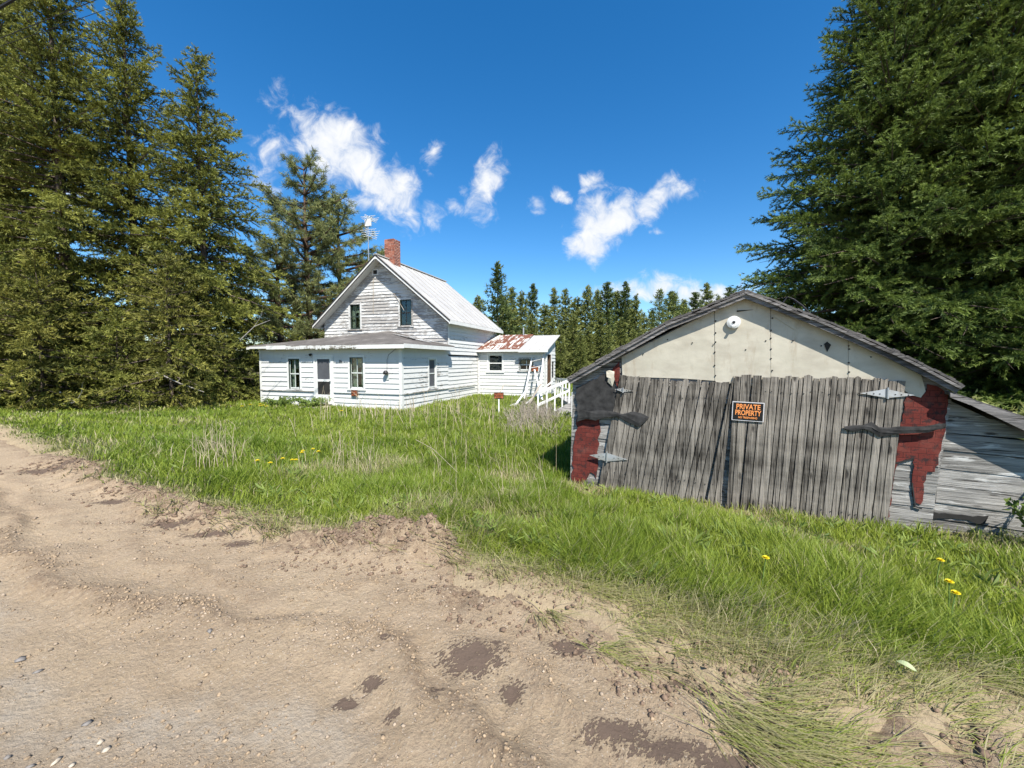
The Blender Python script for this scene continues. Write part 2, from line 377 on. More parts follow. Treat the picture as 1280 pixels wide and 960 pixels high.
def mat_glass():
    t = NT('old_window_glass')
    gl = t.n('ShaderNodeBsdfGlossy'); gl.inputs['Roughness'].default_value = 0.03; gl.inputs['Color'].default_value = (0.9, 0.95, 0.95, 1)
    w = t.noise(t.coord(), 2.5, 2); b = t.bump(w, 0.15, 0.05); t.l(b, gl.inputs['Normal'])
    tp = t.n('ShaderNodeBsdfTransparent'); tp.inputs['Color'].default_value = (0.72, 0.78, 0.74, 1)
    mx = t.n('ShaderNodeMixShader'); lw = t.n('ShaderNodeLayerWeight'); lw.inputs[0].default_value = 0.2
    t.l(t.rng(lw.outputs[1], 0, 1, 0.03, 0.5), mx.inputs[0])
    t.l(tp.outputs[0], mx.inputs[1]); t.l(gl.outputs[0], mx.inputs[2]); t.l(mx.outputs[0], t.out.inputs[0]); return t.m
def mat_bark(name, a, b):
    t = NT(name); n = t.noise(t.coord(scale=(9, 9, 2)), 1.5, 6, 0.65)
    t.pbsdf(t.mix(n, a, b), 0.95, 0, t.bump(n, 0.9, 0.04), 0.1); return t.m

M = dict(
    siding=mat_siding('white_clapboard', 0.68), peel=mat_siding('peeling_clapboard', 0.465, wood=(0.30, 0.285, 0.27)), sidew=mat_siding('flaking_clapboard', 0.63),
    trim=mat_plain('white_trim', (0.62, 0.62, 0.59), 0.55, var=0.08), oldtrim=mat_siding('flaked_trim', 0.52),
    green=mat_plain('dark_green_frame', (0.035, 0.05, 0.042), 0.6), sash=mat_plain('grey_sash_paint', (0.50, 0.52, 0.49), 0.6, var=0.2, scale=20),
    glass=mat_glass(), dark=mat_plain('dark_interior', (0.025, 0.024, 0.022), 0.9), curtain=mat_plain('faded_curtain', (0.42, 0.43, 0.38), 0.9, scale=10),
    brick=mat_brick(), mortar=mat_plain('mortar', (0.36, 0.31, 0.27), 0.95, scale=20),
    roofmetal=mat_roofmetal(), rust=mat_rust(), shingle=mat_shingle(), shedroof=mat_shingle('shed_roof_shingle', (0.035, 0.033, 0.032), (0.16, 0.15, 0.14)),
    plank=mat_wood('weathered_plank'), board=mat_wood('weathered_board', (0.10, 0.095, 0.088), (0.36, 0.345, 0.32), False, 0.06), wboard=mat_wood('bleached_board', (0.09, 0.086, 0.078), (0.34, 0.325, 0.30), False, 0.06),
    rake=mat_wood('rake_wood', (0.05, 0.047, 0.044), (0.25, 0.235, 0.225), False),
    galv=mat_galv('gable_sheet'), hinge=mat_galv('hinge_zinc', (0.55, 0.56, 0.57), 0.5, 0.45), redtar=mat_redtar('red_asphalt_siding'), tar=mat_plain('black_tar_paper', (0.030, 0.029, 0.028), 0.9, var=0.6, scale=9),
    white=mat_plain('white_paint', (0.66, 0.66, 0.63), 0.6, var=0.12, scale=12), metal=mat_plain('grey_metal', (0.45, 0.46, 0.47), 0.4, 0.7), black=mat_plain('black_paint', (0.02, 0.02, 0.02), 0.5),
    signblack=mat_plain('sign_black', (0.012, 0.012, 0.013), 0.35, var=0.05), orange=mat_plain('sign_orange', (0.75, 0.27, 0.08), 0.5, var=0.08), signborder=mat_plain('sign_silver', (0.55, 0.53, 0.52), 0.5, var=0.1),
    orangedark=mat_plain('faded_orange', (0.42, 0.12, 0.045), 0.6, var=0.3, scale=30),
    roofrib=mat_plain('roof_rib_metal', (0.27, 0.26, 0.245), 0.5, var=.2),
    bark=mat_bark('spruce_bark', (0.045, 0.035, 0.03), (0.16, 0.125, 0.10)), pinebark=mat_bark('pine_bark', (0.045, 0.032, 0.025), (0.15, 0.10, 0.07)), deadwood=mat_bark('dead_wood', (0.22, 0.20, 0.18), (0.46, 0.43, 0.39)),
    olive=mat_foliage('olive_needles', (0.054, 0.070, 0.015), (0.315, 0.325, 0.068)), olive2=mat_foliage('olive_needles_brown', (0.060, 0.070, 0.016), (0.335, 0.32, 0.072)),
    spruce=mat_foliage('dark_spruce_needles', (0.026, 0.054, 0.014), (0.22, 0.29, 0.06)), pine=mat_foliage('pine_needles', (0.12, 0.145, 0.05), (0.32, 0.34, 0.13), .35),
    rowneedle=mat_foliage('row_needles', (0.075, 0.10, 0.025), (0.29, 0.31, 0.09)), larch=mat_foliage('larch_needles', (0.10, 0.13, 0.03), (0.22, 0.25, 0.07)), rowdark=mat_foliage('row_dark_needles', (0.036, 0.060, 0.018), (0.15, 0.19, 0.052)),
    leaf=mat_foliage('shrub_leaf', (0.05, 0.10, 0.02), (0.22, 0.28, 0.06), 0.3), blossom=mat_foliage('pale_blossom', (0.16, 0.20, 0.05), (0.40, 0.40, 0.15), 0.3),
    grass=mat_grass('grass_blades'), ground=mat_ground(), road=mat_road(), straw=mat_plain('dead_stalk', (0.42, 0.35, 0.24), 0.8, scale=3), straw2=mat_plain('grey_stalk', (0.30, 0.26, 0.21), 0.8, scale=3),
    stone=mat_plain('road_stone', (0.17, 0.155, 0.14), 0.8, var=0.35, scale=15), stone2=mat_plain('pale_road_stone', (0.40, 0.34, 0.26), 0.8, var=0.25, scale=15), pebble=mat_plain('gravel_stone', (0.27, 0.21, 0.15), 0.85, var=0.6, scale=25), crumb=mat_plain('dirt_crumb', (0.265, 0.195, 0.125), 0.95, var=0.5, scale=30), clod=mat_plain('soil_clod', (0.16, 0.11, 0.075), 0.95, var=0.4, scale=20),
    yellow=mat_plain('dandelion_yellow', (0.72, 0.58, 0.02), 0.6, var=0.1), stem=mat_plain('flower_stem', (0.16, 0.24, 0.06), 0.6), wire=mat_plain('cable_black', (0.015, 0.015, 0.017), 0.6),
    red=mat_plain('red_paint', (0.10, 0.02, 0.02), 0.8, var=0.4), screen=mat_plain('insect_screen', (0.075, 0.078, 0.085), 0.7, var=0.15, scale=3), paleleaf=mat_plain('pale_leaf', (0.30, 0.34, 0.18), 0.6), doorwood=mat_plain('brown_door_wood', (0.09, 0.055, 0.035), 0.7, var=.4),
)

# ------------------------------------------------------------------ ground and road
def axis(lo, hi, step, far_lo, far_hi, g=1.22):
    a = list(np.arange(lo, hi + 1e-6, step)); d = step; x = hi
    while x < far_hi: d *= g; x += d; a.append(x)
    d = step; x = lo
    while x > far_lo: d *= g; x -= d; a.insert(0, x)
    return np.array(a)
def grid(name, xs, ys, zf, mat, keep=None, attrs=None):
    X, Y = np.meshgrid(xs, ys); x = X.ravel(); y = Y.ravel(); z = zf(x, y)
    nx, ny = len(xs), len(ys)
    i = np.arange(nx * ny).reshape(ny, nx)
    q = np.stack([i[:-1, :-1], i[:-1, 1:], i[1:, 1:], i[1:, :-1]], -1).reshape(-1, 4)
    if keep is not None:
        k = keep(x, y); q = q[k[q].any(1)]
        used = np.unique(q); rm = np.zeros(nx * ny, int); rm[used] = np.arange(len(used)); q = rm[q]; x, y, z = x[used], y[used], z[used]
    at = {k: f(x, y) for k, f in (attrs or {}).items()}
    return mesh_np(name, np.stack([x, y, z], 1), q, mat, None, at, True)
def dry_field(x, y):
    s = sdist(x, y)
    d = sstep(0.45, 0.05, s)
    d = np.maximum(d, 0.6 * sstep(0.62, 0.72, fbm(x * 0.9 + 7, y * 0.9, 77, 3)) * sstep(6, 4, s))
    # flattened thatch on the near right bank
    d = np.maximum(d, sstep(.6, 0.12, s + (fbm(x * 1.7, y * 1.7, 78, 3) - 0.5) * 1.0) * sstep(-0.2, 0.6, x))
    for (px, py, r) in ((0.15, 4.3, .3), (-0.2, 5.2, .3), (-.35, 3.7, .25)):
        d = np.maximum(d, 0.85 * np.exp(-((x - px) ** 2 + ((y - py) * 1.3) ** 2) / r ** 2))
    return np.clip(d, 0, 1)
def litter_field(x, y):
    lim = np.interp(x, [-60, -30, -16, -11.5, -10, 50], [30, 21, 18.6, 19.2, 40, 60])
    return np.maximum(sstep(lim - 0.8, lim + 0.4, y + (fbm(x, y, 80, 3) - .5) * 1.2), 0.8 * sstep(44, 48, y))
g = grid('ground', axis(-11, 7, 0.07, -900, 900), axis(0.4, 10, 0.07, -300, 1500), ground_z, M['ground'], None, dict(dry=dry_field, litter=litter_field)); tag(g, kind='structure')
def blob(x, y, px, py, rx, ry, rot=0.0):
    c = at_depth(px, py, 1); r = ray(px, py); p = CAMP + r * (EYE / -r.z)
    m = p.y / F; a = math.radians(rot); dx = (x - p.x) / (m * rx); dy = (y - p.y) / (m * ry * p.y / EYE)
    dx, dy = dx * math.cos(a) + dy * math.sin(a), -dx * math.sin(a) + dy * math.cos(a)
    return np.clip(1.25 - .95 * np.hypot(dx, dy), 0, 1)
DAMP = [(590, 818, 50, 26), (713, 808, 34, 13), (640, 860, 20, 20), (465, 850, 22, 9), (432, 870, 22, 9), (490, 887, 13, 8), (546, 862, 12, 8), (770, 912, 55, 22), (835, 935, 70, 20), (910, 950, 60, 18), (480, 800, 12, 4),
        (215, 655, 45, 4), (262, 668, 40, 4), (300, 680, 24, 4), (140, 628, 30, 3), (60, 590, 45, 3), (890, 860, 25, 8), (850, 850, 20, 8)]
def damp_f(x, y):
    d = 0 * x
    for b in DAMP: d = np.maximum(d, blob(x, y, *b))
    return d
def grey_f(x, y):
    s = sdist(x, y); return np.clip(np.exp(-((s + 1.5 + 0.1 * np.sin(x * 2)) / 0.11) ** 2) * sstep(.36, .6, fbm(x * 1.1, y * 1.1, 91, 3) + .05) * sstep(.2, -1.2, x), 0, 1)
def soil_f(x, y):
    s = sdist(x, y)
    d = sstep(-0.26, 0.1, s + (fbm(x * 2.2, y * 2.2, 92, 4) - .5) * .5)
    d = np.maximum(d, 0.75 * np.exp(-((s + 0.95 + 0.12 * np.sin(x * 1.3)) / 0.10) ** 2) * sstep(.25, .5, fbm(x * 2, y * 2, 93, 3)))
    d = np.maximum(d, 0.6 * np.exp(-((s + 1.72 + .1 * np.sin(x * 1.1 + 1)) / .09) ** 2) * sstep(.35, .6, fbm(x * 1.6, y * 1.6, 98, 3))); d = np.maximum(d, 0.5 * np.exp(-((s + .55 + .06 * np.sin(x * 2.1)) / .06) ** 2) * sstep(.35, .6, fbm(x * 2, y * 2, 99, 3)))
    return np.clip(np.maximum(d, 0.35 * sstep(-2.0, -2.6, s)), 0, 1)
r = grid('road', axis(-8.5, 3.2, 0.03, -300, 300), axis(1.1, 6.2, 0.03, -200, 110), road_z, M['road'], lambda x, y: sdist(x, y) < 0.5, dict(damp=damp_f, grey=grey_f, soil=soil_f)); tag(r, kind='structure')

# loose gravel and clods
OCT = np.array([(1, 0, 0), (-1, 0, 0), (0, 1, 0), (0, -1, 0), (0, 0, 1), (0, 0, -1), (.6, .6, .5), (-.6, .6, .4), (-.6, -.6, .5), (.6, -.6, .4)], float)
OCF = np.array([(4, 0, 6), (4, 6, 2), (4, 2, 7), (4, 7, 1), (4, 1, 8), (4, 8, 3), (4, 3, 9), (4, 9, 0), (0, 2, 6), (2, 1, 7), (1, 3, 8), (3, 0, 9), (5, 2, 0), (5, 1, 2), (5, 3, 1), (5, 0, 3)])
def lumps(name, x, y, z, size, mat, flat=0.55):
    n = len(x); a = rng.uniform(0, 2 * PI, n); ca, sa = np.cos(a), np.sin(a)
    sc = size[:, None, None] * rng.uniform(0.6, 1.25, (n, 1, 3)) * np.array([1, .8, flat])
    P = OCT[None] * sc * rng.uniform(.75, 1.2, (n, 10, 1))
    V = np.stack([P[..., 0] * ca[:, None] - P[..., 1] * sa[:, None] + x[:, None], P[..., 0] * sa[:, None] + P[..., 1] * ca[:, None] + y[:, None], P[..., 2] + z[:, None]], -1)
    Fq = (OCF[None] + np.arange(n)[:, None, None] * 10).reshape(-1, 3)
    return mesh_np(name, V.reshape(-1, 3), Fq, mat)
def view_samples(n, rmin, rmax, a0=-64, a1=60):
    rr = np.exp(rng.uniform(math.log(rmin), math.log(rmax), n)); th = np.radians(rng.uniform(a0, a1, n))
    return rr * np.sin(th), rr * np.cos(th), rr
x, y, rr = view_samples(110000, 1.3, 9); s = sdist(x, y)
w = 0.05 + 0.9 * sstep(-.2, -1.0, x) * np.exp(-((s + 0.95) / 0.2) ** 2) + 0.9 * sstep(-1.7, -2.2, s) + 0.6 * np.exp(-((s + .3) / .25) ** 2)
k = (s < 0) & (rng.random(len(x)) < w * 0.6) & (fbm(x * 1.5, y * 1.5, 95, 3) > .36) & (damp_f(x, y) < .1) & ~((x > .2) & (rng.random(len(x)) < .7)); x, y, rr = x[k], y[k], rr[k]
sz = 0.003 + 0.009 * rng.random(len(x)) ** 4 * (1 + rr * 0.15)
tag(lumps('gravel', x, y, road_z(x, y) + sz * .2, sz, M['pebble']), 'loose brown gravel scattered over the dirt road', 'gravel', kind='stuff')
x, y, rr = view_samples(150000, 1.3, 9, -66, 45); s = sdist(x, y)
w = .10 + .9 * np.exp(-((s + .95 + .12 * np.sin(x * 1.3)) / .09) ** 2) + .6 * np.exp(-((s + .52 + .06 * np.sin(x * 2.1)) / .05) ** 2) + .5 * np.exp(-((s + 1.95) / .12) ** 2)
k = (s < -.1) & (s > -3) & (rng.random(len(x)) < w * (.15 + 1.0 * sstep(.4, .65, fbm(x * 2.4, y * 2.4, 97, 4)))) & (damp_f(x, y) < .3); x, y, rr = x[k], y[k], rr[k]
sz = (0.0035 + 0.010 * rng.random(len(x)) ** 4) * (1 + .08 * rr)
tag(lumps('dirt_crumbs', x, y, road_z(x, y) + sz * .05, sz, M['crumb'], .6), 'small dry dirt crumbs scattered over the road and along its ridges', 'dirt', kind='stuff')
x, y, rr = view_samples(60000, 1.5, 11); s = sdist(x, y)
k = (s > -0.4) & (s < 0.28) & (rng.random(len(x)) < 0.5) & (fbm(x * 3, y * 3, 96, 3) > .47); x, y, rr = x[k], y[k], rr[k]
sz = 0.004 + 0.020 * rng.random(len(x)) ** 4
tag(lumps('soil_clods', x, y, np.maximum(road_z(x, y), ground_z(x, y)) + sz * .2, sz, M['clod'], .7), 'dark crumbly soil clods along the torn turf edge of the road', 'soil', kind='stuff')
x = np.concatenate([rng.normal(mx, rx_ * .55, int(160 * rx_ / .4)) for (mx, my, rx_, ry_, h) in MOUND]); y = np.concatenate([rng.normal(my, ry_ * .7, int(160 * rx_ / .4)) for (mx, my, rx_, ry_, h) in MOUND])
sz = 0.008 + 0.03 * rng.random(len(x)) ** 3
tag(lumps('turf_clods', x, y, np.maximum(road_z(x, y), ground_z(x, y)) + sz * .1, sz, M['clod'], .6), 'broken brown clods heaped where the road edge was torn up', 'soil', kind='stuff')
STONES = [(25, 818, 15, 'stone', 'dark grey flat stone on the road by the left edge of the photo'), (47, 832, 10, 'stone', 'smaller dark stone just right of the flat stone at the left edge'),
          (109, 899, 11, 'stone', 'dark pointed stone standing on the grey road strip'), (125, 922, 13, 'stone2', 'pale oval stone in the lower left of the road'),
          (133, 931, 12, 'stone2', 'pale flat stone right below the pale oval one'), (70, 948, 13, 'stone2', 'tan stone at the bottom edge of the road'), (10, 943, 14, 'stone', 'dark stone in the bottom left corner'),
          (38, 955, 12, 'stone', 'dark slab stone at the bottom edge beside the left corner'), (262, 791, 10, 'stone', 'dark curved stone on the berm across the road'), (268, 811, 8, 'stone', 'brown stone below the dark curved stone on the berm'),
          (90, 951, 9, 'stone2', 'small pale stone on the bottom edge right of the tan stone'), (237, 819, 6, 'stone2', 'tiny whitish stone among the berm gravel')]
for (px, py, w_, mt, lb) in STONES:
    rr_ = ray(px, py); p = CAMP + rr_ * (EYE / -rr_.z); R_ = w_ / 2 * p.y / F
    o = lumps('stone', np.array([0.]), np.array([0.]), np.array([0.]), np.array([R_]), M[mt], .45)
    o.location = (p.x, p.y, float(road_z(np.array([p.x]), np.array([p.y]))[0]) + R_ * .15); tag(o, lb, 'stone', 'stones lying on the dirt road')

# ------------------------------------------------------------------ farmhouse
house = empty('farmhouse', H_O, HA)
tag(house, 'old white clapboard farmhouse with metal gable roof and wide front porch room', 'house')
HMAT = Matrix.Translation(H_O) @ Matrix.Rotation(HA, 4, 'Z'); HINV = HMAT.inverted()
def HP(px, py, v=None, u=None):
    if v is not None: p = on_plane(px, py, HMAT @ Vector((0, v, 0)), H_S)
    else: p = on_plane(px, py, HMAT @ Vector((u, 0, 0)), H_D)
    return HINV @ p
UL = -7.75; PV = 4.0; MV = 10.66; EZ = 2.62; MH = 4.25; RIDGE = 7.42; UC = UL / 2
def siding(mb, face, fix, a0f, a1f, z0, z1, row, openings, wear=0.0):
    """lapped boards on a wall: face 'f' looks to -v at v=fix, 'r' looks to +u at u=fix, 'l' to -u"""
    n = max(1, round((z1 - z0) / row)); row = (z1 - z0) / n
    for i in range(n):
        zb = z0 + i * row; zt = zb + row; zm = (zb + zt) / 2
        A0, A1 = a0f(zm), a1f(zm)
        if A1 - A0 < 0.05: continue
        iv = [(A0, A1)]
        for (o0, o1, oz0, oz1) in openings:
            if oz0 < zm < oz1:
                nv = []
                for (p, q) in iv:
                    if o1 <= p or o0 >= q: nv.append((p, q)); continue
                    if o0 > p: nv.append((p, o0))
                    if o1 < q: nv.append((o1, q))
                iv = nv
        for (p, q) in iv:
            cuts = [p]; c = p + random.uniform(1.2, 3.6)
            while c < q - 0.4: cuts.append(c); c += random.uniform(2.2, 3.7)
            cuts.append(q)
            for j in range(len(cuts) - 1):
                b0, b1 = cuts[j] + 0.002, cuts[j + 1] - 0.002
                dz = random.uniform(-1, 1) * (0.003 + wear * 0.012); dz2 = random.uniform(-1, 1) * (0.003 + wear * 0.012)
                ob = 0.036 + random.random() * (0.004 + 0.012 * wear); ot = 0.008
                t0 = a0f(zt) if j == 0 and p == A0 else b0
                t1 = a1f(zt) if j == len(cuts) - 2 and q == A1 else b1
                bb0 = a0f(zb) if j == 0 and p == A0 else b0; bb1 = a1f(zb) if j == len(cuts) - 2 and q == A1 else b1
                if t1 - t0 < .02: t0 = t1 = (t0 + t1) / 2; t1 += .01; t0 -= .01
                def P(a, o, z): return (a, fix - o, z) if face == 'f' else ((fix + o, a, z) if face == 'r' else (fix - o, a, z))
                lo = [P(bb0, -.02, zb + dz), P(bb1, -.02, zb + dz2), P(bb1, ob, zb + dz2), P(bb0, ob, zb + dz)]
                hi = [P(t0, -.02, zt + .008), P(t1, -.02, zt + .008), P(t1, ot, zt + .008), P(t0, ot, zt + .008)]
                mb.hexa(lo, hi)
def window(face, fix, a0, a1, z0, z1, frame='trim', sash='sash', curtain=True, head='green', casing=0.09, bars='1', label=None, screen=False):
    def P(a, o, z): return (a, fix - o, z) if face == 'f' else (fix + o, a, z)
    def bx(mb, p, q, o0, o1, za, zb): mb.box(P(p, o0, za), P(q, o1, zb))
    m = MB()
    bx(m, a0 - casing, a0, -.10, .042, z0 - .02, z1 + casing); bx(m, a1, a1 + casing, -.10, .042, z0 - .02, z1 + casing)
    bx(m, a0 + .001, a1 - .001, -.10, .045, z1, z1 + casing)
    wn = m.build('window', M[frame], house)
    if label: wn['label'] = label
    m = MB(); bx(m, a0 - casing - .05, a1 + casing + .05, -.08, .09, z0 - .07, z0 - .021); m.build('sill', M['oldtrim' if frame != 'trim' else 'oldtrim'], wn)
    m = MB(); t = .045; zm = z0 + (z1 - z0) * .5
    i0, i1 = a0 + .002, a1 - .002
    bx(m, i0, i0 + t, -.05, -.01, z0, z1); bx(m, i1 - t, i1, -.05, -.01, z0, z1); bx(m, i0 + t, i1 - t, -.05, -.011, z0, z0 + t * 1.4); bx(m, i0 + t, i1 - t, -.05, -.011, z1 - t, z1 - .001)
    bx(m, i0 + t, i1 - t, -.052, -.006, zm - .025, zm + .025)
    if bars == '1':
        bx(m, (i0 + i1) / 2 - .013, (i0 + i1) / 2 + .013, -.048, -.013, z0 + t * 1.4, zm - .025); bx(m, (i0 + i1) / 2 - .013, (i0 + i1) / 2 + .013, -.048, -.013, zm + .025, z1 - t)
    m.build('sash', M[sash], wn)
    if head == 'green':
        m = MB(); bx(m, a0 + .003, a1 - .003, -.055, .03, z1 - .05, z1 - .002); bx(m, a0 + .003, a0 + .04, -.008, .03, z0 + .002, z1 - .051); bx(m, a1 - .04, a1 - .003, -.008, .03, z0 + .002, z1 - .051); m.build('screen_frame', M['green'], wn)
    m = MB(); bx(m, a0 + .01, a1 - .01, -.034, -.028, z0 + .01, z1 - .01); m.build('pane', M['glass'] if not screen else M['screen'], wn)
    if curtain:
        m = MB(); W_ = a1 - a0
        for (p, q, zl) in ((a0 + .02, a0 + W_ * .36, z0 + .05), (a1 - W_ * .34, a1 - .02, z0 + .1), (a0 + .02, a1 - .02, z0 + (z1 - z0) * .66)):
            n = 12
            vs = []
            for i in range(n + 1):
                a = p + (q - p) * i / n; o = -.15 + .012 * math.sin(i * 2.1)
                vs.append(P(a, o, zl + .02 * math.sin(i))); vs.append(P(a, o, z1 - .02))
            m.add(vs, [(2 * i, 2 * i + 2, 2 * i + 3, 2 * i + 1) for i in range(n)])
        m.build('curtain', M['curtain'], wn, recalc=False)
    return wn
def opening(face, lt, rb, v=None, u=None):
    a = HP(*lt, v=v, u=u); b = HP(*rb, v=v, u=u)
    k = 0 if face == 'f' else 1
    return (a[k], b[k], b[2], a[2])
pw1 = opening('f', (361, 448.5), (376, 486), v=0); pw2 = opening('f', (437.5, 446.5), (455, 486), v=0)
pd = opening('f', (394.8, 441), (416, 503.5), v=0); pd = (pd[0], pd[1], 0.12, 2.2)
ps = opening('r', (535.5, 449), (544.5, 484), u=0)
gw1 = opening('f', (437.5, 381), (451, 411), v=PV); gw2 = opening('f', (500, 375), (515, 407), v=PV)
gv = opening('f', (467, 338), (472.5, 344), v=PV)
c_ = 0.09
def grow(o, c=c_): return (o[0] - c, o[1] + c, o[2] - .06, o[3] + c)
WL = lambda z: UL; WR = lambda z: 0.0
m = MB(); siding(m, 'f', 0, WL, WR, 0.0, EZ, 0.225, [grow(pw1), grow(pw2), grow(pd)], .35)
m.build('porch_wall', M['siding'], house)
m = MB(); siding(m, 'r', 0, lambda z: 0.0, lambda z: PV, 0.0, EZ, 0.215, [grow(ps)], .4)
siding(m, 'r', -0.05, lambda z: PV + .002, lambda z: 7.77, 0.0, 2.28, 0.215, [], .4)
m.build('side_wall', M['sidew'], house)
m = MB(); siding(m, 'r', 0, lambda z: PV, lambda z: MV, 2.36, MH + .1, 0.19, [], .3); m.build('upper_side_wall', M['siding'], house)
gl = lambda z: UL if z < MH else UL + (z - MH) / (RIDGE - MH) * (UC - UL)
gr = lambda z: 0.0 if z < MH else (z - MH) / (RIDGE - MH) * UC
m = MB(); siding(m, 'f', PV, gl, gr, 2.7, RIDGE - .02, 0.168, [grow(gw1), grow(gw2), (gv[0] - .05, gv[1] + .05, gv[2], gv[3])], .8); m.build('gable_wall', M['peel'], house)
m = MB(); siding(m, 'l', UL, lambda z: 0.0, lambda z: PV, 0.0, EZ, .225, [], .3); siding(m, 'l', UL, lambda z: PV, lambda z: MV, 0.0, MH, .225, [], .3)
m.add([(UL, MV, 0), (0, MV, 0), (0, MV, MH), (UC, MV, RIDGE), (UL, MV, MH)], [(0, 1, 2, 3, 4)]); m.add([(UL, MV, 0), (0, MV, 0), (0, MV + .03, MH), (UC, MV + .03, RIDGE), (UL, MV + .03, MH)], [(0, 1, 2, 3, 4)])
m.build('rear_wall', M['siding'], house)
# dark sheets added behind the windows to keep the rooms dark
m = MB(); m.prism([(UL + .2, PV + .4, 2.75), (-.2, PV + .4, 2.75), (-.2, PV + .4, MH - .15), (UC, PV + .4, RIDGE - .6), (UL + .2, PV + .4, MH - .15)], (0, .03, 0)); m.box((UL + .25, 1.2, .02), (-.25, 1.22, 2.5)); m.box((-1.0, .3, .02), (-.98, 3.9, 2.4)); m.build('inner_dark_backing', M['dark'], house)
m = MB(); m.box((UL + .1, .1, -.12), (-.1, MV - .1, -.02)); m.build('floor_deck', M['dark'], house)
# corner boards
for bb in (((-.09, -.05, 0), (.044, -.0405, EZ)), ((.0405, -.05, 0), (.05, .08, EZ)), ((UL - .044, -.05, 0), (UL + .07, -.041, EZ)), ((.044, PV - .05, EZ), (.056, PV + .07, MH))):
    m = MB(); m.box(*bb); m.build('corner_board', M['trim'], house)
# windows
window('f', 0, *pw1, label='left porch window with dark green screen frame'); window('f', 0, *pw2, label='porch window right of the screen door with dark green frame')
window('r', 0, *ps, head=None, screen=True, curtain=False, bars='0', label='narrow side window on the right porch wall')
window('f', PV, *gw1, frame='oldtrim', sash='green', head=None, label='left upstairs gable window with pale curtain'); window('f', PV, *gw2, frame='oldtrim', sash='black', curtain=False, label='right upstairs gable window with dark frame')
m = MB(); m.box((gv[0] - .06, PV - .05, gv[2]), (gv[1] + .06, PV - .002, gv[3] + .05)); vt = m.build('gable_vent', M['oldtrim'], house)
m = MB(); m.box((gv[0] + .02, PV - .056, gv[2] + .06), (gv[1] - .02, PV - .0505, gv[3] - .01)); m.build('vent_opening', M['dark'], vt)
# screen door
d0, d1, z0, z1 = pd
m = MB(); m.box((d0 - .11, -.06, 0), (d0, .06, z1 + .1)); m.box((d1, -.06, 0), (d1 + .11, .06, z1 + .1)); m.box((d0 + .001, -.058, z1), (d1 - .001, .06, z1 + .1)); df = m.build('door_frame', M['trim'], house)
m = MB(); w = .09
m.box((d0 + .005, -.045, z0), (d0 + w, -.01, z1 - .005)); m.box((d1 - w, -.045, z0), (d1 - .005, -.01, z1 - .005)); m.box((d0 + w, -.044, z1 - w), (d1 - w, -.011, z1 - .006)); m.box((d0 + w, -.044, z0), (d1 - w, -.011, z0 + .42)); m.box((d0 + w, -.044, z0 + 1.0), (d1 - w, -.011, z0 + 1.1))
sd = m.build('screen_door', M['white'], house)
m = MB(); m.box((d0 + w, -.03, z0 + .42), (d1 - w, -.024, z0 + 1.0)); m.build('lower_screen', M['dark'], sd)
m = MB(); m.box((d0 + w, -.03, z0 + 1.1), (d1 - w, -.024, z1 - w)); m.build('upper_screen', M['screen'], sd)
m = MB(); m.lathe([(.012, 0), (.012, .03), (.03, .035), (.032, .06), (.01, .068)], (d1 - .045, -.046, z0 + 1.02), (0, -1, 0), 10); m.build('handle', M['metal'], sd)
m = MB(); m.box((d0 - .15, -.9, -.12), (d1 + .15, -.06, .06)); m.build('doorstep', M['mortar'], house)
# drip ledge under the windows (dark gap line round the porch)
zb = HP(430, 490, v=0)[2]
m = MB(); m.box((UL - .02, -.075, zb - .03), (d0 - .12, -.038, zb + .01)); m.box((d1 + .12, -.075, zb - .035), (.07, -.038, zb + .005)); m.box((.038, -.07, zb - .035), (.075, 7.2, zb + .005)); m.build('ledge_board', M['oldtrim'], house)
# porch roof: three weathered faces meeting at the gable wall
oh = .38; ez = EZ + .10
cl, cr, bl, br = (UL - oh, -oh, ez), (oh, -oh, ez), (UL - oh, PV, ez + .06), (oh, PV - .002, ez + .06)
ax = (-3.4, PV - .002, 3.62)
th = Vector((0, 0, -.07))
m = MB()
def tri_rough(a, b, c):
    n = 14; A, B, C_ = Vector(a), Vector(b), Vector(c); idx = {}; vs = []
    for i in range(n + 1):
        for j in range(n + 1 - i):
            p = A + (B - A) * (i / n) + (C_ - A) * (j / n); inn = min(i, j, n - i - j) > 0
            if inn: p.z += random.uniform(-.022, .022)
            idx[i, j] = len(vs); vs.append(p)
    fs = []
    for i in range(n):
        for j in range(n - i):
            fs.append((idx[i, j], idx[i + 1, j], idx[i, j + 1]))
            if i + j < n - 1: fs.append((idx[i + 1, j], idx[i + 1, j + 1], idx[i, j + 1]))
    m.add(vs, fs)
tri_rough(cl, cr, ax); tri_rough(cr, br, ax); tri_rough(bl, cl, ax)
m.add([cl, cr, br, bl, Vector(cl) + th, Vector(cr) + th, Vector(br) + th, Vector(bl) + th], [(0, 1, 5, 4), (1, 2, 6, 5), (3, 0, 4, 7)])
pr = m.build('porch_roof', M['shingle'], house, recalc=False)
m = MB(); m.box((UL - oh + .03, -oh + .02, ez - .105), (oh - .03, PV - .05, ez - .075)); m.build('soffit', M['oldtrim'], pr)
m = MB(); ff = -oh - .02
ua = HP(446, 430, v=-oh)[0]; ub = HP(357, 434, v=-oh)[0]; uc2 = HP(333, 434, v=-oh)[0]

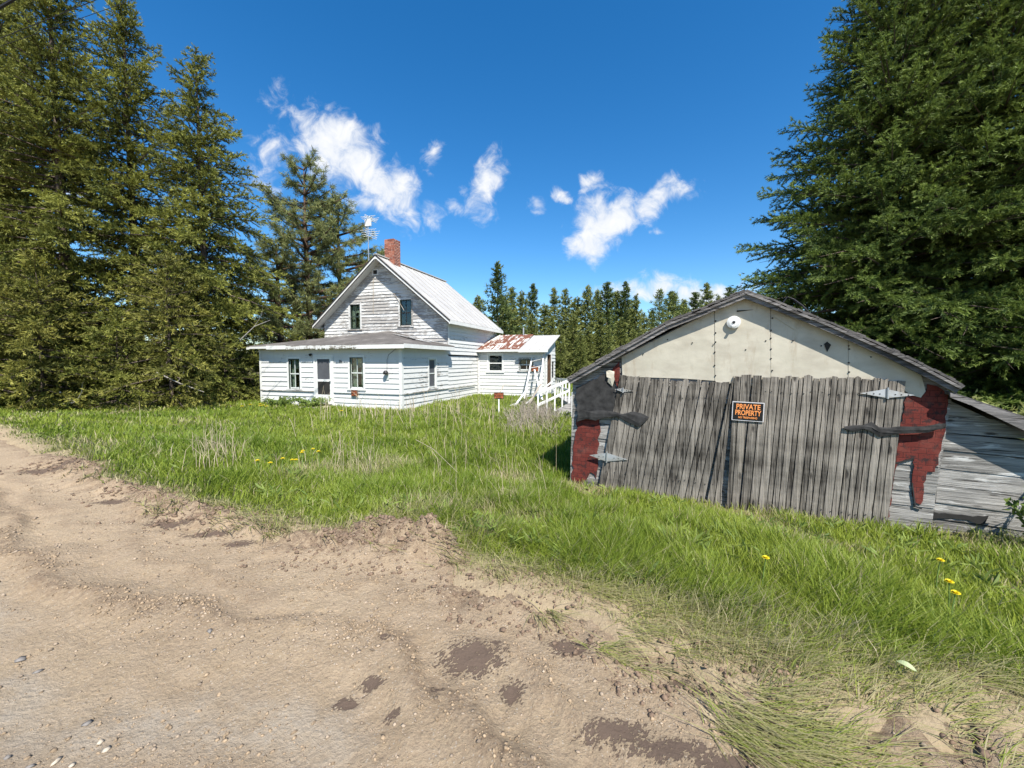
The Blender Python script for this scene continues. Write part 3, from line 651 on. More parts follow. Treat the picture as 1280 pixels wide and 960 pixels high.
for bb in (((ua, ff, ez - .19), (oh + .02, -oh + .004, ez - .03)), ((oh - .004, -oh + .005, ez - .17), (oh + .022, PV - .05, ez)), ((uc2, ff, ez - .17), (ub, -oh + .004, ez)), ((UL - oh - .02, ff, ez - .16), (UL - oh + .15, -oh + .004, ez - .06))):
    m = MB(); m.box(*bb); m.build('fascia', M['trim'], pr)
m = MB(); m.box((ub + .004, ff + .012, ez - .14), (ua - .004, -oh + .003, ez - .02))
u = ub + .05
while u < ua - .1: 
    w = random.uniform(.06, .12); m.box((u, ff + .004, ez - random.uniform(.15, .2)), (u + w, ff + .011, ez - .05)); u += w + random.uniform(.02, .06)
m.box((uc2 - .004, ff + .012, ez - .13), (UL - oh + .154, -oh + .003, ez - .03)); m.build('weathered_fascia', M['oldtrim'], pr)
m = MB()     # loose boards lying on the right of the porch roof
for k in range(7):
    a = random.uniform(-1.6, -.4); b = random.uniform(2.0, 3.6); zz = 3.62 - (a + 3.4) / 3.78 * .9 + .06
    m.bar((a - .6, b, zz + .12), (a + .55, b + random.uniform(-.5, .1), zz - .08), .12, .02)
m.build('loose_roof_board', M['peel'], pr)
# main roof
fo = .48; eo = .36; sl = (RIDGE - MH) / (-UC); rz = RIDGE + .06
def rp(side, u_off, v, dz=0):   # point on roof: side -1 left, +1 right, distance u_off from ridge line
    return (UC + side * u_off, v, rz - sl * u_off + dz)
half = -UC + eo
m = MB()
for sd_ in (-1, 1):
    m.hexa([rp(sd_, 0, PV - fo), rp(sd_, half, PV - fo), rp(sd_, half, MV + .35), rp(sd_, 0, MV + .35)], [rp(sd_, 0, PV - fo, .035), rp(sd_, half, PV - fo, .035), rp(sd_, half, MV + .35, .035), rp(sd_, 0, MV + .35, .035)])
mr = m.build('roof', M['roofmetal'], house)
m = MB(); v = PV - fo + .04
while v < MV + .33:
    for sd_ in (-1, 1): m.hexa([rp(sd_, .03, v, .034), rp(sd_, half + .01, v, .034), rp(sd_, half + .01, v + .045, .034), rp(sd_, .03, v + .045, .034)], [rp(sd_, .03, v + .01, .07), rp(sd_, half + .01, v + .01, .07), rp(sd_, half + .01, v + .035, .07), rp(sd_, .03, v + .035, .07)])
    v += .80
m.build('seam_rib', M['roofrib'], mr); m = MB()
m.bar((UC, PV - fo - .01, rz + .06), (UC, MV + .36, rz + .06), .22, .05); m.build('ridge_cap', M['roofmetal'], mr)
m = MB()
for sd_ in (-1, 1):
    m.hexa([rp(sd_, .0, PV - fo - .03, -.17), rp(sd_, half + .02, PV - fo - .03, -.17), rp(sd_, half + .02, PV - fo, -.17), rp(sd_, .0, PV - fo, -.17)], [rp(sd_, .0, PV - fo - .03, .03), rp(sd_, half + .02, PV - fo - .03, .03), rp(sd_, half + .02, PV - fo, .03), rp(sd_, .0, PV - fo, .03)])
m.build('rake_trim', M['trim'], mr)
m = MB()
for sd_ in (-1, 1):
    m.hexa([rp(sd_, .0, PV - fo - .05, -.02), rp(sd_, half + .05, PV - fo - .05, -.02), rp(sd_, half + .05, PV - fo - .031, -.02), rp(sd_, .0, PV - fo - .031, -.02)], [rp(sd_, .0, PV - fo - .05, .06), rp(sd_, half + .05, PV - fo - .05, .06), rp(sd_, half + .05, PV - fo - .031, .06), rp(sd_, .0, PV - fo - .031, .06)])
    m.hexa([rp(sd_, .05, PV - fo - .045, -.2), rp(sd_, half - .02, PV - fo - .045, -.2), rp(sd_, half - .02, PV - fo - .031, -.2), rp(sd_, .05, PV - fo - .031, -.2)], [rp(sd_, .05, PV - fo - .045, -.14), rp(sd_, half - .02, PV - fo - .045, -.14), rp(sd_, half - .02, PV - fo - .031, -.14), rp(sd_, .05, PV - fo - .031, -.14)])
m.build('drip_edge', M['tar'], mr)
m = MB()
for sd_ in (-1, 1):
    m.hexa([rp(sd_, .02, PV - fo + .002, -.16), rp(sd_, half, PV - fo + .002, -.16), rp(sd_, half, PV - .04, -.16), rp(sd_, .02, PV - .04, -.16)], [rp(sd_, .02, PV - fo + .002, -.13), rp(sd_, half, PV - fo + .002, -.13), rp(sd_, half, PV - .04, -.13), rp(sd_, .02, PV - .04, -.13)])
    p = rp(sd_, half, 0); m.box((p[0] - .02 if sd_ > 0 else p[0] - .03, PV - fo, p[2] - .16), (p[0] + .03 if sd_ > 0 else p[0] + .02, MV + .35, p[2] + .0))
    q = rp(sd_, -UC, 0); m.box((min(q[0], p[0]) + .03, PV + .01, p[2] - .14), (max(q[0], p[0]) - .03, MV + .3, p[2] - .11))
m.build('eave_trim', M['trim'], mr)
# chimney of individual bricks
ch = (-3.78, 4.85); cw = .30; zt = 8.6; zb0 = RIDGE - .5
m = MB(); m.box((ch[0] - cw + .012, ch[1] - cw + .012, zb0), (ch[0] + cw - .012, ch[1] + cw - .012, zt - .03)); cm = m.build('chimney', M['mortar'], mr)
m = MB(); z = zb0; i = 0
while z < zt - .06:
    for k in range(3):
        L = 2 * cw / 3; a = -cw + k * L + (.5 * L if i % 2 else 0)
        for seg in ([(a, min(a + L, cw))] if a + L <= cw + .01 else [(a, cw), (-cw, a + L - 2 * cw)]):
            if seg[1] - seg[0] < .03: continue
            j = random.uniform(-.008, .008)
            for (y0_, y1_) in ((-cw - j, -cw + .02), (cw - .02, cw + j)): m.box((ch[0] + seg[0] + .006, ch[1] + y0_, z), (ch[0] + seg[1] - .006, ch[1] + y1_, z + .066))
            for (x0_, x1_) in ((-cw - j - .001, -cw + .02), (cw - .02, cw + j + .001)): m.box((ch[0] + x0_, ch[1] + seg[0] + .022, z + .001), (ch[0] + x1_, ch[1] + seg[1] - .022, z + .065))
    z += .08; i += 1
m.build('brickwork', M['brick'], cm)
# small fittings on the porch wall
p = HP(388.6, 442.8, v=-.05); m = MB(); m.lathe([(.02, 0), (.05, .03), (.06, .12), (.03, .14)], (p[0], -.04, p[2]), (.4, -1, -.3), 10); m.build('porch_lamp', M['black'], house)
p = HP(483.5, 466, v=-.06); m = MB(); m.lathe([(.015, .10), (.06, .085), (.10, .03), (.105, -.04), (.085, -.045)], (p[0], -.14, p[2]), (0, -.25, 1), 14); m.box((p[0] - .03, -.14, p[2] - .02), (p[0] + .03, -.036, p[2] + .05)); m.build('bell_lamp', M['black'], house)
m = MB(); m.box((p[0] - .09, -.048, p[2] - .30), (p[0] + .09, -.038, p[2] - .04)); m.build('lamp_shadow_plate', M['sash'], house)  # grey plate standing in for the shadow under the bell lamp
m = MB(); m.tube([(p[0] + .01, -.06, p[2] + .1), (p[0] + .02, -.055, p[2] + .55), (p[0] + .1, -.055, p[2] + .75), (-.2, -.06, p[2] + 1.0)], .008, 5); m.build('lamp_cord', M['wire'], house)
for nm, pts in (('wall_cable', [(466.5, 346), (466.5, 392)]), ('wall_cable', [(492, 366), (505, 388)])):
    m = MB(); qs = [HP(*q, v=PV - .055) for q in pts]; m.tube(qs, .014, 5); m.build(nm, M['straw2'], house)
def text_mesh(body, size, mat, name, parent, mtx, ext=.003, sx=1.0, align='CENTER'):
    cu = bpy.data.curves.new('lettering', 'FONT'); cu.body = body; cu.size = size; cu.align_x = align; cu.align_y = 'CENTER'; cu.extrude = ext; cu.offset = size * .022
    ob = bpy.data.objects.new('lettering', cu); COL.objects.link(ob)
    bpy.context.view_layer.update()
    me = bpy.data.meshes.new_from_object(ob.evaluated_get(bpy.context.evaluated_depsgraph_get())); bpy.data.objects.remove(ob)
    me.transform(Matrix.Diagonal((sx, 1, 1, 1))); me.transform(mtx); me.materials.clear(); me.materials.append(mat)
    return link(name, me, parent)
FACE_F = Matrix.Rotation(PI / 2, 4, 'X')      # text in x/z looking to -y
p = HP(425.3, 451.8, v=-.05); text_mesh('76', .15, M['black'], 'house_number', house, Matrix.Translation((p[0], -.046, p[2])) @ FACE_F)

# mudroom wing
MF = 7.78; MU = 4.06; MB_ = 10.25
mw1 = opening('f', (610.8, 443.5), (628, 464.5), v=MF); mw2 = opening('f', (649.5, 449), (667, 463), v=MF)
md = (8.15, 9.05, .35, 2.35)
zf = 2.62
m = MB(); siding(m, 'f', MF, lambda z: .05, lambda z: MU, 0.0, zf, 0.2, [grow(mw1), grow(mw2, .06)], .35); m.build('mudroom_wall', M['siding'], house)
m = MB(); siding(m, 'r', MU, lambda z: MF, lambda z: MB_ - max(0, (z - zf)) * 0.0, 0.0, zf, .2, [(md[0] - .08, md[1] + .08, md[2], md[3] + .08), (9.4, 9.95, 1.1, 2.1)], .35)
m.hexa([(MU - .03, MF, zf), (MU + .02, MF, zf), (MU + .02, MB_, zf), (MU - .03, MB_, zf)], [(MU - .03, MF, zf + .05), (MU + .02, MF, zf + .05), (MU + .02, MB_, 3.6), (MU - .03, MB_, 3.6)])
m.box((.1, MB_, 0), (MU, MB_ + .05, 3.55)); m.build('mudroom_end_wall', M['sidew'], house)
for bb in (((MU - .02, MF - .05, 0), (MU + .05, MF - .0405, zf)), ((MU + .0405, MF - .05, 0), (MU + .05, MF + .09, zf)), ((.02, MF - .05, 0), (.1, MF - .041, zf))):
    m = MB(); m.box(*bb); m.build('corner_board', M['trim'], house)
window('f', MF, *mw1, head=None, bars='0', sash='white', curtain=False, label='mudroom double hung window with white sashes'); window('f', MF, *mw2, frame='oldtrim', casing=.06, head='green', curtain=False, label='dark sliding window beside the ladder')
m = MB(); m.box((MU - .5, md[0] + .01, md[2]), (MU - .46, md[1] - .01, md[3])); m.box((MU - .46, md[0] - .04, md[2]), (MU + .03, md[0] - .001, md[3] + .05)); m.box((MU - .46, md[1] + .001, md[2]), (MU + .03, md[1] + .04, md[3] + .05)); md_o = m.build('mudroom_door', M['doorwood'], house)
m = MB(); m.box((MU - .04, md[0] - .12, 0), (MU + .06, md[0] - .041, md[3] + .1)); m.box((MU - .04, md[1] + .041, 0), (MU + .06, md[1] + .12, md[3] + .1)); m.build('door_casing', M['trim'], md_o)
m = MB(); m.box((.3, MF + .5, .0), (MU - .6, MF + .54, 2.5)); m.build('mudroom_dark_backing', M['dark'], house)  # dark sheet added so the mudroom windows look unlit inside
def mroof(u0, u1, name, mat, rib, dz, front, zb_, rise):
    m = MB(); v0, v1 = MF - front, MB_ + .2; s = rise / (v1 - v0); a, b = zb_ + dz, zb_ + dz + rise
    m.hexa([(u0, v0, a), (u1, v0, a), (u1, v1, b), (u0, v1, b)], [(u0, v0, a + .04), (u1, v0, a + .04), (u1, v1, b + .04), (u0, v1, b + .04)])
    ro = m.build(name, mat, house); m = MB(); u = u0 + .03
    while u < u1:
        m.hexa([(u, v0 - .01, a + .041), (u + .04, v0 - .01, a + .041), (u + .04, v1, b + .041), (u, v1, b + .041)], [(u + .008, v0 - .01, a + .065), (u + .032, v0 - .01, a + .065), (u + .032, v1, b + .065), (u + .008, v1, b + .065)]); u += rib
    m.build('roof_rib', mat, ro)
    m = MB(); m.box((u0, v0 - .03, a - .10), (u1, v0 - .001, a + .03)); m.build('eave_board', M['trim'], ro)
    return ro
mroof(.03, 2.62, 'rusted_roof', M['rust'], .29, 0, .3, zf + .04, 1.02)
mroof(2.63, MU + .28, 'entry_roof', M['roofmetal'], .6, -.02, .42, zf + .02, .98)
m = MB(); m.tube([(2.0, MB_ + .1, 3.5), (2.0, MB_ + .1, 4.15)], .045, 8); m.build('vent_pipe', M['metal'], house)
m = MB(); m.tube([(.02, MF - .09, 0), (.02, MF - .09, 2.55)], .04, 8); m.build('downspout', M['oldtrim'], house)

# ------------------------------------------------------------------ things around the house
def W(u, v, z): return HMAT @ Vector((u, v, z))
# TV antenna on a mast fixed to the gable
p = HP(460.5, 400, v=PV - .35)
p0 = on_plane(460.5, 400, HMAT @ Vector((0, MV - 3, 0)), H_S); dpt = p0.y
mast_b = at_depth(461, 330, H_O.y + 9.0); mast_t = at_depth(461.5, 270, H_O.y + 9.0); mast_b.z -= 2.2
an = empty('tv_antenna', mast_b, HA); tag(an, 'tall tv antenna with white box and rows of thin rods above the house gable', 'antenna')
hh = mast_t.z - mast_b.z
m = MB(); m.tube([(0, 0, 0), (0, 0, hh)], .03, 8); m.build('mast', M['metal'], an)
m = MB(); m.box((-.2, -.06, hh - .62), (.2, .06, hh - .22)); m.build('amplifier_box', M['white'], an)
for nm, zs, w0 in (('rod_array', (hh, hh - .08, hh - .16), .55), ('rod_array', (hh - .82, hh - .95, hh - 1.08, hh - 1.22), .6)):
    m = MB()
    for i, zz in enumerate(zs):
        w = w0 * (1 - .14 * i); m.tube([(-w, 0, zz), (w, 0, zz - .03)], .014, 5); m.tube([(-w * .8, .5, zz), (w * .8, .5, zz)], .014, 5)
        m.tube([(0, -.3, zz), (0, .8, zz)], .014, 5)
    m.build(nm, M['white'], an)
# warning signs
def small_sign(name, w, h, label, group, lines, orange_bg, loc, rz, tilt=0.0, stake=None, big=False):
    s = empty(name, loc, rz); s.rotation_euler = (0, tilt, rz); tag(s, label, 'sign', group)
    m = MB(); m.box((-w / 2, 0, -h / 2), (w / 2, .008, h / 2)); m.build('border', M['signborder'] if big else M['signblack'], s)
    b = .012 if big else .02
    m = MB(); m.box((-w / 2 + b, -.003, -h / 2 + b), (w / 2 - b, .0, h / 2 - b)); m.build('panel', M['orangedark'] if orange_bg else M['signblack'], s)
    for (tx, z, sz, sx) in lines: text_mesh(tx, sz, M['signblack'] if orange_bg else M['orange'], 'lettering', s, Matrix.Translation((0, -.0065, z)) @ FACE_F, .002, sx)
    if stake: m = MB(); m.box((-.025, .009, stake), (.025, .035, h / 2 - .02)); m.build('stake', M['white'], s)
    return s
PRIV = lambda w, h: [('PRIVATE', h * .25, h * .40, w / (h * .40 * 4.6)), ('PROPERTY', -h * .09, h * .40, w / (h * .40 * 5.55)), ('NO TRESPASSING', -h * .355, h * .15, w / (h * .15 * 12.5))]
p = HP(443, 491.5, v=-.1); small_sign('warning_sign', .34, .27, 'faded orange sign fixed below the porch window right of the door', 'orange warning signs at the house', PRIV(.34, .27), True, W(p[0], -.10, p[2]), HA)
q = at_depth(623.5, 494.5, 15.2); gzq = float(ground_z(np.array([q.x]), np.array([q.y]))[0])
small_sign('warning_sign', .37, .25, 'orange and black sign on a white stake in the weeds before the mudroom', 'orange warning signs at the house', PRIV(.37, .25), True, q, math.radians(-6), 0, gzq - q.z - .1)
p = HP(668.5, 461, v=MF - .1); small_sign('warning_sign', .40, .30, 'pale orange sign tacked over the corner of the mudroom sliding window', 'orange warning signs at the house', PRIV(.4, .3), True, W(p[0], MF - .10, p[2]), HA)
# ladder leaning at the mudroom
def gz1(x, y): return float(ground_z(np.array([x]), np.array([y]))[0])
a1 = HINV @ at_depth(666.5, 439, 23.0); b1 = HINV @ at_depth(653, 511, 20.6); a2 = HINV @ at_depth(680.5, 435, 22.7); b2 = HINV @ at_depth(673, 510, 20.2)
la = empty('wooden_ladder', W(*((b1 + b2) / 2))); tag(la, 'white paint worn wooden ladder leaning on the mudroom eave', 'ladder'); LO = la.location
for (a, b) in ((a1, b1), (a2, b2)): m = MB(); m.bar(W(*a) - LO, W(*b) - LO, .075, .05); m.build('rail', M['white'], la)
for i in range(8):
    t = (i + .6) / 8.2; m = MB(); m.tube([W(*(b1 + (a1 - b1) * t)) - LO, W(*(b2 + (a2 - b2) * t)) - LO], .022, 6); m.build('rung', M['oldtrim'], la)
# loose white boards leaning before the mudroom
for i, (pa, pb, dA, dB, lb) in enumerate((((690, 477), (657, 505), 20.5, 18.5, 'white board propped up behind the ladder foot'), ((668, 462), (678, 500), 22.5, 20, 'narrow white board leaning under the sliding window'),
        ((630, 481), (624, 492), 21, 20.4, 'grey stick leaning behind the stake sign'), ((660, 485), (640, 512), 19.5, 17.5, 'white slat lying tilted left of the ramp foot'), ((676, 480), (660, 507), 19.5, 18, 'split grey board between ladder and ramp'), ((646, 481.5), (630, 481), 22.5, 22.5, 'grey horizontal plank along the mudroom wall foot'), ((629, 510), (652, 502), 17, 19, 'low white rail board near the stake sign'))):
    A, B = at_depth(*pa, dA), at_depth(*pb, dB); m = MB(); m.bar(A - B, (0, 0, 0), .09 if i != 2 else .04, .025); o = m.build('loose_board', M['white'] if i in (0, 1, 3, 6) else M['straw2'], None); o.location = B; tag(o, lb, 'board', 'loose boards before the mudroom')
# ramp with white railing
ra = empty('wooden_ramp', at_depth(690, 520, 16)); ra.location.z = gz1(ra.location.x, ra.location.y); tag(ra, 'grey wooden ramp with white slatted railing leading to the mudroom door', 'ramp'); RO = ra.location.copy()
r0 = at_depth(672.5, 491.5, 14.0); r1 = at_depth(711.5, 475.5, 16.5); r2 = at_depth(695, 473.5, 23.6); rS = at_depth(693, 520, 23); 
off = Vector((1.15, -.35, 0))
def railing(p, q, n, hbase, name):
    m = MB(); m.bar(p - RO, q - RO, .05, .11); m.build(name, M['white'], ra)
    dz0 = Vector((0, 0, -.42)); m = MB(); m.bar(p + dz0 - RO, q + dz0 - RO, .04, .09); m.build('lower_rail', M['white'], ra)
    for i in range(n):
        t = i / (n - 1); c = p + (q - p) * t; g_ = gz1(c.x, c.y); m = MB(); m.box((c.x - RO.x - .027, c.y - RO.y - .027, g_ - .1 - RO.z), (c.x - RO.x + .027, c.y - RO.y + .027, c.z - RO.z - .06)); m.build('baluster', M['white'], ra)
railing(r0, r1, 5, 0, 'handrail'); railing(r1 + Vector((.02, .1, 0)), r2, 6, 0, 'handrail')
railing(r0 + off, r1 + off * 1.1, 4, 0, 'handrail')
m = MB(); dk = Vector((0, 0, -.95))
for i in range(26):
    t = (i + .5) / 26; c = r0 + (r1 - r0) * t + dk; e = c + off; m.bar(c - RO, e - RO, .115, .03)
for i in range(40):
    t = (i + .5) / 40; c = r1 + (r2 - r1) * t + dk; e = c + Vector((1.2, -.1, 0)); m.bar(c - RO, e - RO, .13, .03)
m.build('deck', M['board'], ra)
m = MB(); m.bar(r0 + dk * 1.1 - RO, r1 + dk * 1.1 - RO, .05, .2); m.bar(r1 + dk * 1.1 - RO, r2 + dk * 1.1 - RO, .05, .2); m.build('stringer', M['board'], ra)

# ------------------------------------------------------------------ old garage shed
SA = math.atan2(SHED_D.y, SHED_D.x)
S_O = Vector((SHED_P0.x, SHED_P0.y, SHED_Z))
shed = empty('garage_shed', S_O, SA); tag(shed, 'leaning weathered garage shed with grey plank double doors and lean-to', 'shed')
SMAT = Matrix.Translation(S_O) @ Matrix.Rotation(SA, 4, 'Z'); SINV = SMAT.inverted()
def SP(px, py, v=0.0): return SINV @ on_plane(px, py, SMAT @ Vector((0, v, 0)), SHED_N)
def rough(pts, step=9, amp=1.6, closed=True):
    out = []; n = len(pts)
    for i in range(n):
        a, b = pts[i], pts[(i + 1) % n]; L = math.hypot(b[0] - a[0], b[1] - a[1]); k = max(1, int(L / step)); out.append(a)
        nx, ny = -(b[1] - a[1]) / max(L, 1e-6), (b[0] - a[0]) / max(L, 1e-6)
        for j in range(1, k):
            t = j / k; r = random.uniform(-amp, amp); out.append((a[0] + (b[0] - a[0]) * t + nx * r, a[1] + (b[1] - a[1]) * t + ny * r))
    return out
def sheet(name, pts, v, th, mat, parent=None):
    m = MB(); m.prism([SP(x, y, v) for x, y in pts], (0, th, 0)); return m.build(name, mat, parent or shed)
DEP = 5.2
# backing wall of horizontal bleached boards over the whole front, board by board
def clip_rows(poly_left, poly_right, ztop, zbot, row, v, th, mb, notch=None):
    pass
Lb, Rb = SP(712, 625, .05), SP(1161, 690, .05); Lt, Rt = SP(716, 475, .05), SP(1187, 482, .05); Pk = SP(932, 367, .05)
def hl(z, L0, L1): return L0.x + (L1.x - L0.x) * (z - L0.z) / (L1.z - L0.z)
m = MB(); z = -.15
while z < Pk.z - .05:
    h = random.uniform(.15, .19); zt = min(z + h, Pk.z - .03)
    def ext(z):
        a = hl(z, Lb, Lt) if z < Lt.z else hl(z, Lt, Pk); b = hl(z, Rb, Rt) if z < Rt.z else hl(z, Rt, Pk); return a, b
    a0, b0 = ext(z); a1, b1 = ext(zt - .006)
    if b1 - a1 > .05:
        j = random.uniform(-.006, .006)
        m.hexa([(a0, .05 + j, z), (b0, .05 + j, z), (b0, .08, z), (a0, .08, z)], [(a1, .055 + j, zt - .006), (b1, .055 + j, zt - .006), (b1, .08, zt - .006), (a1, .08, zt - .006)])
    z = zt if zt < Pk.z - .04 else 99
m.build('front_wall', M['wboard'], shed)
# side and rear walls (leaning like the front)
m = MB()
for i in range(9):
    t0, t1 = i / 9, (i + 1) / 9 - .004
    for (A, B, s) in ((Lb, Lt, 1), (Rb, Rt, -1)):
        p = A + (B - A) * t0; q = A + (B - A) * t1
        m.hexa([(p.x, .085, p.z), (p.x + .03 * s, .085, p.z), (p.x + .03 * s, DEP, p.z), (p.x, DEP, p.z)], [(q.x, .085, q.z), (q.x + .03 * s, .085, q.z), (q.x + .03 * s, DEP, q.z), (q.x, DEP, q.z)])
m.add([(Lb.x, DEP, Lb.z), (Rb.x, DEP, Rb.z), (Rt.x, DEP, Rt.z), (Pk.x, DEP, Pk.z), (Lt.x, DEP, Lt.z)], [(0, 1, 2, 3, 4)])
m.build('side_wall', M['board'], shed)
# gable sheets (three sheets with seams) hanging over the doors
def gline(x): return float(np.interp(x, (709, 745, 778.6, 831.7, 885, 932.5, 977, 1016, 1060, 1117.5, 1160, 1204), (473.5, 453, 434, 404, 382.5, 363, 380, 395, 413.5, 438.5, 459.5, 482.5))) + 6.5
xs = [776, 893.5, 963.5, 1060, 1172]
bot = {776: 470, 893.5: 476, 963.5: 480, 1060: 484, 1172: 497}
vv = .022
sheet('gable_sheet', rough([(777, 446), (893, gline(893) + 2), (893.4, 476), (874, 474.5), (850, 473), (800, 471.5), (778, 470)], 30, .3), vv, .018, M['galv'])
sheet('gable_sheet', [(893.6, gline(893) + 2), (932, 370), (963, gline(963) + 2), (963.4, 486), (925, 480), (917, 478.5), (905, 480.5), (897, 479), (893.8, 476)], vv - .006, .018, M['galv'])
sheet('gable_sheet', [(963.7, gline(963) + 2), (1060, gline(1060) + 1.5), (1060.3, 486), (963.7, 486)], vv, .018, M['galv'])
sheet('gable_sheet', [(1060.6, gline(1060) + 1.5), (1150, gline(1150) + 1.5), (1157, 489), (1151, 497), (1140, 494), (1127, 486), (1060.6, 486)], vv - .005, .018, M['galv'])
m = MB()
for x0 in (894, 964.5, 1061):
    y = gline(x0) + 16
    while y < 470: p = SP(x0 + random.uniform(-1, 1), y, vv - .012); m.lathe([(.009, 0), (.012, .006), (.004, .012)], (p.x, p.y + .006, p.z), (0, -1, 0), 7); y += random.uniform(9, 17)
for x0 in range(800, 1120, 32):
    p = SP(x0 + random.uniform(-5, 5), 430 + random.uniform(-8, 8) if gline(x0) < 410 else gline(x0) + 14, vv - .012); m.lathe([(.008, 0), (.010, .006), (.003, .012)], (p.x, p.y + .006, p.z), (0, -1, 0), 7)
m.build('sheet_nail', M['black'], shed)
sheet('torn_gable_gap', [(921, 405 - 2), (921, 388), (942, 387), (921, 390)][1:], vv - .016, .012, M['dark'])
sheet('gable_patch', [(966, 395), (975, 391), (995, 401), (993, 412)], vv - .012, .008, M['galv'])
sheet('gable_hole', rough([(1030, 430), (1034, 427), (1039, 431), (1034, 440)], 6, .4), vv - .012, .006, M['dark'])
# plank doors
def door(name, TL, TR, BL, BR, n, v, label, peak=None):
    d = MB(); ws = [random.uniform(.7, 1.35) for _ in range(n)]; tot = sum(ws); acc = 0
    for i in range(n):
        t0 = acc / tot; acc += ws[i]; t1 = acc / tot
        def lp(a, b, t): return (a[0] + (b[0] - a[0]) * t, a[1] + (b[1] - a[1]) * t)
        gap = .0055
        jt = random.uniform(-2.2, 1.4); jb = random.uniform(2, 6)
        pts = [lp(BL, BR, t0), lp(BL, BR, t1), lp(TL, TR, t1), lp(TL, TR, t0)]
        dv = random.uniform(-.006, .006); q = []
        for k, (x, y) in enumerate(pts):
            p = SP(x, y + (jb if k < 2 else jt + random.uniform(-.8, .8)), v); p.x += gap if k in (0, 3) else -gap; p.y += dv + random.uniform(-.003, .003); q.append(p)
        if random.random() < .4:     # ragged board top
            mid = (q[2] + q[3]) / 2; mid.z += random.uniform(-.05, .03); q.insert(3, mid)
        d.prism(q, (0, .024, 0), (i * .37 + random.random() * .3) % 1)
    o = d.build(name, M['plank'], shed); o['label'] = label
    return o
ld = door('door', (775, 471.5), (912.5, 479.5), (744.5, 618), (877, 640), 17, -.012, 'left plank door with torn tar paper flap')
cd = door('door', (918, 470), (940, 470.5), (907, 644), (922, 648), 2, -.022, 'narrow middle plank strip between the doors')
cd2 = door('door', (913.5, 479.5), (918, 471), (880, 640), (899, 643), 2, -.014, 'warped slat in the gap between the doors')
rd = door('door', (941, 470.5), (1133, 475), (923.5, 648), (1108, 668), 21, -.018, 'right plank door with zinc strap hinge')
m = MB()
for (x0, x1, y0, y1) in ((776, 912, 487, 497), (752, 884, 598, 604)): m.prism([SP(x0, y0, .013), SP(x1, y0 + 8, .013), SP(x1 - 2, y1 + 8, .013), SP(x0 - 2, y1, .013)], (0, .006, 0))
m.build('rear_batten', M['board'], ld)
m = MB(); m.lathe([(.007, 0), (.008, .004), (.003, .007)], (0, .002, 0), (0, -1, 0), 6); nail0 = m.build('nail', M['black'], ld); first_nail = True
for (dr_, x0, x1, ya, dm, vv_) in ((ld, 770, 905, 492, .055, -.02), (ld, 758, 895, 588, .14, -.02), (rd, 945, 1128, 490, .01, -.026), (rd, 932, 1115, 628, .1, -.026)):
    x = x0
    while x < x1:
        p = SP(x, ya + (x - x0) * dm + random.uniform(-2, 2), vv_)
        o = nail0 if first_nail else nail0.copy()
        if not first_nail: COL.objects.link(o)
        first_nail = False; o.parent = dr_; o.location = p; x += random.uniform(7, 15)
def hinge(pts, v, parent, pins, label=None):
    o = sheet('hinge', pts, v, .007, M['hinge'], parent)
    m = MB(); a, b = pins; m.tube([SP(*a, v - .004), SP(*b, v - .004)], .014, 8); m.build('hinge_pin', M['metal'], o)
    m = MB()
    for t in (.12, .25, .36, .64, .75, .88):
        x = pts[0][0] + (pts[2][0] - pts[0][0]) * t; y = pts[0][1] + (pts[2][1] - pts[0][1]) * t; p = SP(x, y, v); m.lathe([(.008, 0), (.008, .003), (.003, .006)], (p.x, p.y, p.z), (0, -1, 0), 7)
    m.build('hinge_screw', M['black'], o)
hinge([(1075, 491.5), (1108, 486.2), (1144, 494), (1109, 497.5)], -.036, rd, ((1110, 484.5), (1109.5, 498.5)))
hinge([(736.6, 569), (758.4, 566.2), (785, 574.6), (758, 577)], -.030, ld, ((758.6, 564.5), (758, 578.5)))
hinge([(768, 486.5), (778, 485.5), (792, 488.8), (778, 490)], -.030, ld, ((779, 484.5), (778.6, 491)))
# red asphalt siding, ragged
sheet('red_siding', rough([(722, 520), (751, 519), (747.5, 560), (745, 598), (738, 590), (734, 598), (728, 604), (731, 611), (722, 613), (715, 600), (716, 575), (719, 545)], 5, 2.0), .034, .012, M['redtar'])
sheet('red_siding', rough([(765, 462), (774, 452), (775, 470), (773, 486), (770, 480)], 8, .8), .026, .01, M['redtar'])
sheet('red_siding', rough([(1133, 492), (1150, 494), (1157, 491), (1159, 480), (1172, 483), (1186, 491.5), (1184, 510), (1182, 532), (1180, 545), (1177, 556.5), (1173, 575), (1168.6, 590), (1159, 590), (1155, 610), (1151, 631), (1144, 628), (1140, 618), (1140, 602.5), (1141.5, 588), (1143, 573), (1132, 574), (1124, 578), (1119, 588), (1117, 602), (1114, 630), (1112, 646), (1107.7, 650), (1108, 646), (1113, 620), (1121, 560), (1128, 520)], 5, 2.0), .034, .012, M['redtar'])
m = MB()     # tar backing showing at the torn edge
for (a, b) in (((1140, 604), (1144, 634)), ((1120, 579), (1142, 573)), ((1144, 633), (1152, 636))): m.bar(SP(*a, .036), SP(*b, .036), .012, .02)
m.build('torn_edge', M['tar'], shed)
